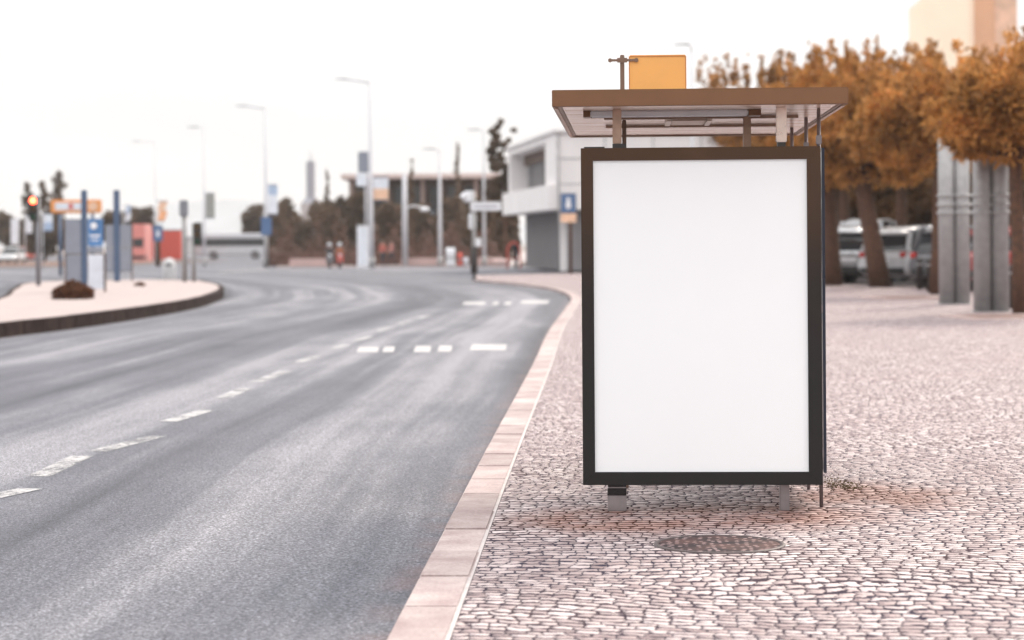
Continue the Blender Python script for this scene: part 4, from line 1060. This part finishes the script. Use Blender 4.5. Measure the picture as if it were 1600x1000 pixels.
# church-like spire far away
D = 330; p = W(486, 400, D); zt = W(486,252,D).z; s = D/F
t = thing('spire_tower', 'slim pale grey tower far behind the trees', 'tower', (p.x, D, 0))
m_tw = M('grey tower stone', (.30,.30,.33), .8)
MB().box(-14*s,14*s,-1.5,2.5,0,W(486,318,D).z).build('tower_base', M('pale tower base', (.42,.38,.37), .8), t)
MB().box(-6*s,6*s,-.6,1.4,W(486,318,D).z+.002,zt).build('tower_shaft', m_tw, t, bevel=.1)
MB().tube([(0,.4,zt),(0,.4,zt+1.6)], [.12,.02], 8).build('tower_mast', m_tw, t)
MB().add([(-14*s,-1.4,W(486,318,D).z+.003),(14*s,-1.4,W(486,318,D).z+.003),(14*s,2.4,W(486,318,D).z+.003),(-14*s,2.4,W(486,318,D).z+.003),(0,.4,W(486,300,D).z)], [(0,1,4),(1,2,4),(2,3,4),(3,0,4)]).build('tower_roof', m_tw, t)

# tall block at upper right behind the pines
D = 150; s = D/F; c = W(1422, 300, D); X = lambda px: W(px,200,D).x-c.x; Zt = W(1422,0,D).z
t = thing('tower_block', 'tall cream tower with a peach column rising above the pines at the upper right', 'building', (c.x, D, 0), -0.185)
m_cream = M('cream render', (.90,.76,.60), .8, var=.06, scale=.3)
MB().add([(0,0,0),(X(1521),0,0),(X(1521),0,Zt+3),(X(1445),0,Zt+3),(X(1445),0,Zt+.25),(0,0,Zt-.65)] + [(0,7,0),(X(1521),7,0),(X(1521),7,Zt+3),(X(1445),7,Zt+3),(X(1445),7,Zt+.25),(0,7,Zt-.65)],
         [(0,1,2,3,4,5),(11,10,9,8,7,6)]+[(i,6+i,6+(i+1)%6,(i+1)%6) for i in range(6)]).build('wall', m_cream, t)
m_peachw = M('peach concrete', (.60,.34,.21), .8, var=.08, scale=.5)
MB().box(X(1521)+.003, X(1552), -.3, 6.5, 0, Zt+4).build('column', m_peachw, t)
MB().box(X(1552)+.003, X(1586), -.25, 6, 0, Zt+4).build('column', M('mottled peach concrete', (.66,.43,.31), .85, var=.22, scale=1.2), t)
MB().box(X(1586)+.003, X(1700), 1.5, 6, 0, W(1600,70,D).z).build('side_wing', M('pale wing', (.8,.7,.62), .8), t)
for py_ in (72, 81, 90): MB().box(X(1588), X(1699), 1.44, 1.497, W(1600,py_,D).z-.12, W(1600,py_,D).z).build('wing_ledge', m_peachw, t)

# white far block behind bus
D = 420
t = thing('far_block', 'low pale block on the far side of the road behind the bus', 'building', (W(330,390,D).x, D, ROAD))
w_ = 90*D/F
MB().box(-w_/2, w_/2, 0, 12, 0, W(330,372,D).z).build('wall', M('far pale wall', (.5,.5,.52), .8), t)
MB().box(-w_/2-.2, w_/2+.2, -.3, 12.2, W(330,372,D).z+.01, W(330,372,D).z+.4).build('roof', m_lightgrey, t)

# picket fence across the road
D = 154; x0 = W(425,400,D).x; x1 = W(770,400,D).x
t = thing('picket_fence', 'long low reddish fence along the far side of the junction', 'fence', (x0, D, 0))
m_fence = M('reddish fence wood', (.15,.078,.062), .8, var=.25, scale=1.5)
mb = MB(); mb.box(0, x1-x0, .03, .07, .25, .33); mb.box(0, x1-x0, .03, .07, .85, .93); mb.build('rail', m_fence, t)
mb = MB(); k = int((x1-x0)/.16)
for i in range(k): x_ = i*.16; mb.box(x_, x_+.07, -.0, .028, .05, 1.0+random.uniform(-.03,.03))
pk = mb.build('pickets', m_fence, t); 
for i in range(9): x_ = (x1-x0)*i/8; MB().box(x_-.06, x_+.06, .072, .19, 0, 1.35).build('post', m_fence, t)

# ------------------------------------------------------------ background trees
m_bgbrown = leafmat('dark brown green foliage', (0.050,0.031,0.019), (0.165,0.108,0.070))
m_bgred = leafmat('reddish undergrowth', (0.07,0.038,0.028), (0.19,0.11,0.09))
def bgtree(px, cy, hw, hh, D, label, seed, mat=None, group='trees beyond the junction', name='leafy_tree', k=2600, size=.5, z0=0.0, nb=9, up=0, tall=False, rag=1.0):
    rnd = random.Random(seed); c = W(px, cy, D); s_ = D/F; cz = c.z-z0
    bl_ = [((0,0,cz), (hw*s_*.65,hw*s_*.65,hh*s_*.75))]
    for i in range(nb):
        if tall:
            f = -.95+1.95*(i+.5)/nb; w_ = (1-f)/2
            e = hw*s_*(.22+.55*w_)
            bl_.append(((rnd.uniform(-.35,.35)*hw*s_*(w_+.3)*rag, rnd.uniform(-.4,.4), cz+f*hh*s_), (e*rnd.uniform(.6,1.25), e, hh*s_*1.5/nb)))
        else:
            a = rnd.uniform(0,2*PI); q = rnd.uniform(.35,.7)
            bl_.append(((math.cos(a)*q*hw*s_, rnd.uniform(-1,1), cz+math.sin(a)*q*hh*s_), (hw*s_*rnd.uniform(.28,.45),)*2+(hh*s_*rnd.uniform(.25,.42),)))
    if tall: bl_[0] = ((0,0,cz-.45*hh*s_), (hw*s_*.4,hw*s_*.4,hh*s_*.5))
    return bushy(name, (c.x, D, z0), bl_, mat or m_bgbrown, label, 'tree', k, size, .16, group, up)
bg = [
 (396,345,24,34,285,'round dark tree directly behind the lamp with the blue sign'),
 (447,345,28,45,235,'dark leafy tree between the blue sign and the slim tower'),
 (505,345,22,40,232,'bushy tree to the right of the slim tower'),
 (524,350,22,46,226,'dark tree just left of the white totem'),
 (555,345,24,52,205,'dark tree right behind the white totem'),
 (606,352,30,42,200,'brown tree under the white and peach banner'),
 (655,350,30,44,202,'brown tree to the right of the plain grey post'),
 (705,352,30,46,198,'brown tree behind the low red bollard'),
 (752,350,30,48,178,'dark brown tree behind the white direction board'),
 (795,355,26,44,170,'dark tree against the left end of the pale modern building'),
 (462,378,34,18,220,'low dark bush under the slim tower'),
]
for i, (px, cy, hw, hh, D, lab) in enumerate(bg): bgtree(px, cy, hw, hh, D, lab, 50+i)
rr = random.Random(5); D = 150; sT = D/F; cT = W(789, 300, D)
bl_ = [((0,0,W(789,318,D).z), (20*sT,20*sT,16*sT))]
for (bx, by, br) in [(770,300,9),(800,305,13),(810,288,11),(782,285,11),(797,270,9),(812,262,7),(775,262,7),(770,250,6),(783,248,5),(800,252,5),(768,236,6),(774,226,6),(780,240,4),(790,232,4),(776,214,5),(770,206,4.5),(777,198,4),(783,190,3.5),(803,204,3),(795,218,3),(806,236,3.5),(788,260,5),(815,300,9),(785,225,3)]:
    p = W(bx, by, D); bl_.append(((p.x-cT.x, rr.uniform(-.5,.5), p.z), (br*sT*1.45, br*sT*1.2, br*sT*1.15)))
bushy('ragged_tree', (cT.x, D, 0), bl_, m_bgbrown, 'tall ragged tree with a hooked top before the pale modern building', 'tree', 3300, .36, .14, 'trees beyond the junction')
bgtree(715, 300, 10, 74, 190, 'thin wispy conifer above the hall roof, right one', 91, k=420, size=.4, nb=10, tall=True)
bgtree(643, 310, 9, 62, 192, 'thin wispy conifer above the hall roof, left one', 92, k=380, size=.4, nb=10, tall=True)
bgtree(511, 305, 6, 40, 230, 'thin spiky treetop between the slim tower and the sign boxes', 93, k=260, size=.4, nb=8, tall=True)
left = [
 (8,358,26,34,300,'olive tree at the extreme left edge behind the white car', False),
 (44,338,24,52,260,'narrow dark conifer behind the red traffic light', True),
 (67,337,22,52,262,'second narrow dark conifer right of the red traffic light pole', True),
 (92,328,34,58,258,'tall pointed dark conifer behind the orange board', True),
 (70,368,40,32,240,'brown bushy tree low behind the red traffic light', False),
 (180,354,36,30,250,'dark tree behind the two notice boards', False),
 (28,372,26,26,280,'low olive tree above the white car', False),
 (104,374,24,26,236,'dark tree filling the gap behind the nearer notice board', False),
 (224,350,30,34,270,'dark tree above the pink van', False),
]
for i, (px, cy, hw, hh, D, lab, tl) in enumerate(left): bgtree(px, cy, hw, hh, D, lab, 120+i, group='trees behind the traffic island', z0=ROAD, tall=tl, k=2200 if not tl else 1500, name='conifer' if tl else 'leafy_tree', nb=14 if tl else 9)
# low reddish undergrowth behind the fence
C = []
for px in range(425, 775, 4):
    p = W(px, 390, 158); C.append(np.array([p.x, 158, 0]) + np.stack([rng.uniform(-.2,.2,70), rng.uniform(-1,1,70), np.abs(rng.normal(0,.45+.55*abs(math.sin(px*.11)+math.sin(px*.037)),70))], 1))
u = leaves('undergrowth', m_bgred, np.concatenate(C), .30); u['kind'] = 'stuff'; tag(u, 'reddish low undergrowth behind the long fence', 'undergrowth')
# dark wood mass closing the view behind the trees
C = []
for px in range(425, 810, 5):
    p = W(px, 390, 208); hgt = np.interp(px, [425,470,520,560,800,810], [4.2,4.6,4.6,4.6,5,5]) + .8*math.sin(px*.09)+.5*math.sin(px*.23)
    C.append(np.array([p.x, 206, 0]) + np.stack([rng.uniform(-.3,.3,110), rng.uniform(-1.5,1.5,110), rng.uniform(0,hgt,110)], 1))
u = leaves('thicket', m_bgbrown, np.concatenate(C), .5); u['kind'] = 'stuff'; tag(u, 'dense dark thicket closing the view beyond the fence', 'thicket')

# ------------------------------------------------------------ small roadside things across the road
def marker(name, px, D, hpx, wpx, mat, label, cat, peak=False):
    p = W(px, 405, D); s_ = D/F; t = thing(name, label, cat, (p.x, D, 0.0))
    h, w_ = hpx*s_, wpx*s_
    MB().box(-w_/2, w_/2, -.15, .15, 0, h*.78).build('body', mat, t, bevel=.03)
    MB().xprism([(-.15,h*.782),(.15,h*.782),(.0,h)], -w_/2, w_/2).build('cap', mat, t)
    MB().box(-w_/2-.02, w_/2+.02, -.165, -.152, h*.4, h*.5).build('band', m_galv, t)
    return t
for px, wq, lab in ((486, 3.0, 'low pink planter with red plants left of the scooter riders'), (655, 2.6, 'low pink planter between the plain grey post and the next lamp'), (770, 2.4, 'low pink planter right of the signal corner')):
    p = W(px, 405, 152.6); t = thing('planter', lab, 'planter', (p.x, 152.6, 0), 0, 'planters across the junction')
    MB().box(-wq/2, wq/2, -.3, .3, 0, .55).build('trough', M('pinkish concrete', (.50,.36,.34), .8), t, bevel=.04)
    leaves('plants', m_bgred, np.stack([rng.uniform(-wq/2, wq/2, 220), rng.uniform(-.28,.28,220), .55+np.abs(rng.normal(0,.22,220))], 1), .18, t)
marker('ticket_machine', 704, 150.5, 28, 14, m_white, 'white pointed machine left of the small red post', 'machine')
marker('marker_post', 719, 150.5, 20, 7, m_red, 'short red post right of the white pointed machine', 'post')
marker('marker_post', 728, 150.8, 12, 8, m_bwhite, 'short white post left of the signal corner', 'post')
marker('low_barrier', 783, 140, 12, 26, M('pinkish barrier', (.66,.48,.45), .7), 'low pink barrier left of the red arch', 'barrier')
D = 128; p = W(803, 410, D); s = D/F
t = thing('cycle_arch', 'red rounded arch standing before the grey ground floor wall', 'arch', (p.x, D, 0))
pts = [(-10*s,0,0)] + [(-10*s*math.cos(a),0,1.0+.55*math.sin(a)) for a in np.linspace(0,PI,12)] + [(10*s,0,0)]
MB().tube(pts, .055, 8).build('arch_tube', m_red, t); MB().bar((-10*s,0,.6),(10*s,0,.6),.04,.04).build('arch_rail', m_red, t)

# ------------------------------------------------------------ people
def skinned(name, joints, edges, mats, matfun, parent=None):
    me = bpy.data.meshes.new(name+'_base'); names = list(joints)
    me.from_pydata([joints[k][0] for k in names], [(names.index(a), names.index(b_)) for a, b_ in edges], [])
    o = bpy.data.objects.new(name+'_base', me); COL.objects.link(o)
    sk = o.modifiers.new('s', 'SKIN'); sk.use_smooth_shade = True
    for i, k in enumerate(names):
        r = joints[k][1]; r = (r, r) if not isinstance(r, tuple) else r
        me.skin_vertices[0].data[i].radius = r; me.skin_vertices[0].data[i].use_root = (k == 'pelvis')
    ss = o.modifiers.new('u', 'SUBSURF'); ss.levels = 2; ss.render_levels = 2
    bpy.context.view_layer.update(); dg = bpy.context.evaluated_depsgraph_get()
    nm = bpy.data.meshes.new_from_object(o.evaluated_get(dg)); bpy.data.objects.remove(o)
    for m in mats: nm.materials.append(m)
    for f in nm.polygons: f.material_index = matfun(f.center); f.use_smooth = True
    r = bpy.data.objects.new(name, nm); COL.objects.link(r)
    if parent: r.parent = parent
    return r
m_skin = M('skin', (.50,.30,.22), .6, var=.05)
m_hair = M('dark hair', (.03,.02,.015), .6)
def person(loc, rz, label, top, trousers, pose='walk', hair=m_hair, helmet=None, group=None):
    t = thing('person', label, 'person', loc, rz, group)
    if pose == 'ride':
        hip = .82; J = {'pelvis':((0,.10,hip),(.15,.12)),'waist':((0,.10,hip+.18),(.14,.10)),'chest':((0,.05,hip+.40),(.18,.12)),'neck':((0,.03,hip+.58),.055),'head':((0,0,hip+.70),(.085,.10)),'crown':((0,0,hip+.80),(.075,.09)),
             'sl':((-.18,.05,hip+.47),.065),'el':((-.30,-.18,hip+.26),.045),'hl':((-.28,-.42,hip+.24),.035),'sr':((.18,.05,hip+.47),.065),'er':((.30,-.18,hip+.26),.045),'hr':((.28,-.42,hip+.24),.035),
             'tl':((-.10,.05,hip-.03),.085),'kl':((-.20,-.32,hip-.10),.065),'al':((-.20,-.25,.34),.045),'fl':((-.20,-.42,.30),.04),'tr':((.10,.05,hip-.03),.085),'kr':((.20,-.32,hip-.10),.065),'ar':((.20,-.25,.34),.045),'fr':((.20,-.42,.30),.04)}
        headz = hip+.74; hy = 0
    else:
        a = .22 if pose == 'walk' else .03
        J = {'pelvis':((0,0,.94),(.15,.11)),'waist':((0,0,1.10),(.135,.10)),'chest':((0,.01,1.34),(.18,.12)),'neck':((0,0,1.50),.055),'head':((0,-.01,1.61),(.08,.095)),'crown':((0,-.005,1.71),(.07,.085)),
             'sl':((-.185,0,1.42),.06),'el':((-.24,a*.5,1.14),.045),'hl':((-.24,a*.1-.08,.90),.035),'sr':((.185,0,1.42),.06),'er':((.24,-a*.4,1.15),.045),'hr':((.24,-a-.10,.95),.035),
             'tl':((-.10,0,.88),.09),'kl':((-.11,-a*.8,.50),.062),'al':((-.11,-a*1.2,.08),.042),'fl':((-.12,-a*1.2-.17,.045),.04),'tr':((.10,0,.88),.09),'kr':((.11,a*.3,.49),.062),'ar':((.11,a*1.5,.10),.042),'fr':((.12,a*1.5-.16,.045),.04)}
        headz = 1.65; hy = -.005
    E = [('pelvis','waist'),('waist','chest'),('chest','neck'),('neck','head'),('head','crown'),('chest','sl'),('sl','el'),('el','hl'),('chest','sr'),('sr','er'),('er','hr'),('pelvis','tl'),('tl','kl'),('kl','al'),('al','fl'),('pelvis','tr'),('tr','kr'),('kr','ar'),('ar','fr')]
    wz = J['pelvis'][0][2]+.04; nz = J['neck'][0][2]-.02; hands = [Vector(J['hl'][0]), Vector(J['hr'][0])]
    def mf(c):
        if c.z > nz: return 0
        if any((c-h).length < .10 for h in hands): return 0
        if c.z > wz or (pose == 'ride' and c.z > .78 and abs(c.x) > .23): return 1
        return 3 if c.z < (.12 if pose != 'ride' else .36) else 2
    skinned('body', J, E, [m_skin, top, trousers, m_dark], mf, t)
    if helmet:
        MB().ball((0,hy+.02,headz+.02), .145, (1,1.1,1)).build('helmet', helmet, t)
        MB().ball((0,hy-.10,headz+.0), .10, (1,.55,.6)).build('visor', m_glassdark, t)
    else:
        MB().ball((0,hy+.02,headz+.045), .102, (.95,1.08,.92)).build('hair', hair, t)
        MB().ball((0,hy-.105,headz-.03), .018, (.8,1,1.3)).build('nose', m_skin, t)
    return t
def scooter(loc, rz, label, paint):
    t = thing('scooter', label, 'scooter', loc, rz, 'scooters waiting at the far side')
    for y in (-.62, .62):
        v = MB(); v.tube([(-.055,y,.25),(.055,y,.25)], .25, 18); w_ = v.build('wheel', m_dark, t)
        MB().tube([(-.06,y,.25),(.06,y,.25)], .13, 12).build('rim', m_steel, w_)
    MB().xprism([(-.20,.28),(.60,.26),(.80,.55),(.74,.72),(.02,.72),(-.08,.36),(-.25,.36)], -.15, .15).build('body', paint, t, bevel=.04)
    MB().xprism([(.0,.725),(.72,.725),(.78,.82),(.0,.79)], -.13, .13).build('seat', m_dark, t, bevel=.03)
    MB().xprism([(-.50,.40),(-.40,.36),(-.25,.95),(-.36,1.0)], -.20, .20).build('front_shield', paint, t, bevel=.03)
    MB().tube([(0,-.62,.25),(0,-.42,.75),(0,-.34,1.05)], [.04,.035,.03], 8).build('fork', m_steel, t)
    MB().tube([(-.33,-.28,1.06),(0,-.36,1.04),(.33,-.28,1.06)], .018, 8).build('handlebar', m_dark, t)
    MB().ball((0,-.45,.88), .09, (1,.5,1)).build('headlight', M('clear lens', (0.8,0.82,0.85), .1), t)
    for s_ in (-1,1): MB().ball((s_*.30,-.32,1.22), .06, (1,.3,.7)).tube([(s_*.25,-.30,1.06),(s_*.30,-.32,1.20)], .008, 6).build('mirror', m_hous, t)
    return t
m_jk = M('dark jacket', (.05,.05,.06), .8); m_jeans = M('dark jeans', (.04,.045,.06), .85); m_orj = M('orange brown jacket', (.40,.14,.07), .8)
m_pinkt = M('faded red shirt', (.45,.13,.10), .8); m_whel = M('pale helmet', (.70,.74,.78), .25)
for px, py, jk, lab, pl_, spl in ((515, 411, m_jk, 'rider in dark jacket and pale helmet, left of the two', m_pgrey, 'left grey scooter under the dark jacketed rider'), (531, 411.5, m_orj, 'rider in orange brown jacket and pale helmet, right of the two', m_red, 'right red scooter under the orange jacketed rider')):
    p = W(px, py, 148.5); scooter((p.x, p.y, ROAD), .15, spl, pl_)
    person((p.x, p.y, ROAD), .15, lab, jk, m_jeans, 'ride', helmet=m_whel, group='two scooter riders')
for px, D, rz, tp, tr_, lab in ((598, 151.6, .5, m_pinkt, m_jeans, 'person in red top walking right of the tallest lamp'), (612, 152.0, -.7, M('dusty pink top', (.40,.18,.16), .8), m_jk, 'person in dusty pink top a step right of the red topped walker'), (806, 129.0, .9, m_jk, m_jeans, 'person in dark clothes standing at the red arch')):
    p = W(px, 405, D); person((p.x, D, 0.0), rz, lab, tp, tr_, 'walk' if D > 140 else 'stand')

# ------------------------------------------------------------ air
HAZE = 0.00021
if HAZE:
    hz = MB().box(-2600, 2300, -60, 4200, -1.5, 92).build('haze', bpy.data.materials.new('haze air')); hz['kind'] = 'stuff'
    tag(hz, 'thin pale haze filling the air over the whole place', 'haze')
    m = hz.data.materials[0]; m.use_nodes = True; n = m.node_tree; n.nodes.clear()
    out = n.nodes.new('ShaderNodeOutputMaterial'); pv = n.nodes.new('ShaderNodeVolumePrincipled')
    pv.inputs['Color'].default_value = (0.96, 0.96, 0.97, 1); pv.inputs['Density'].default_value = HAZE; pv.inputs['Anisotropy'].default_value = 0.45
    n.links.new(pv.outputs[0], out.inputs['Volume'])
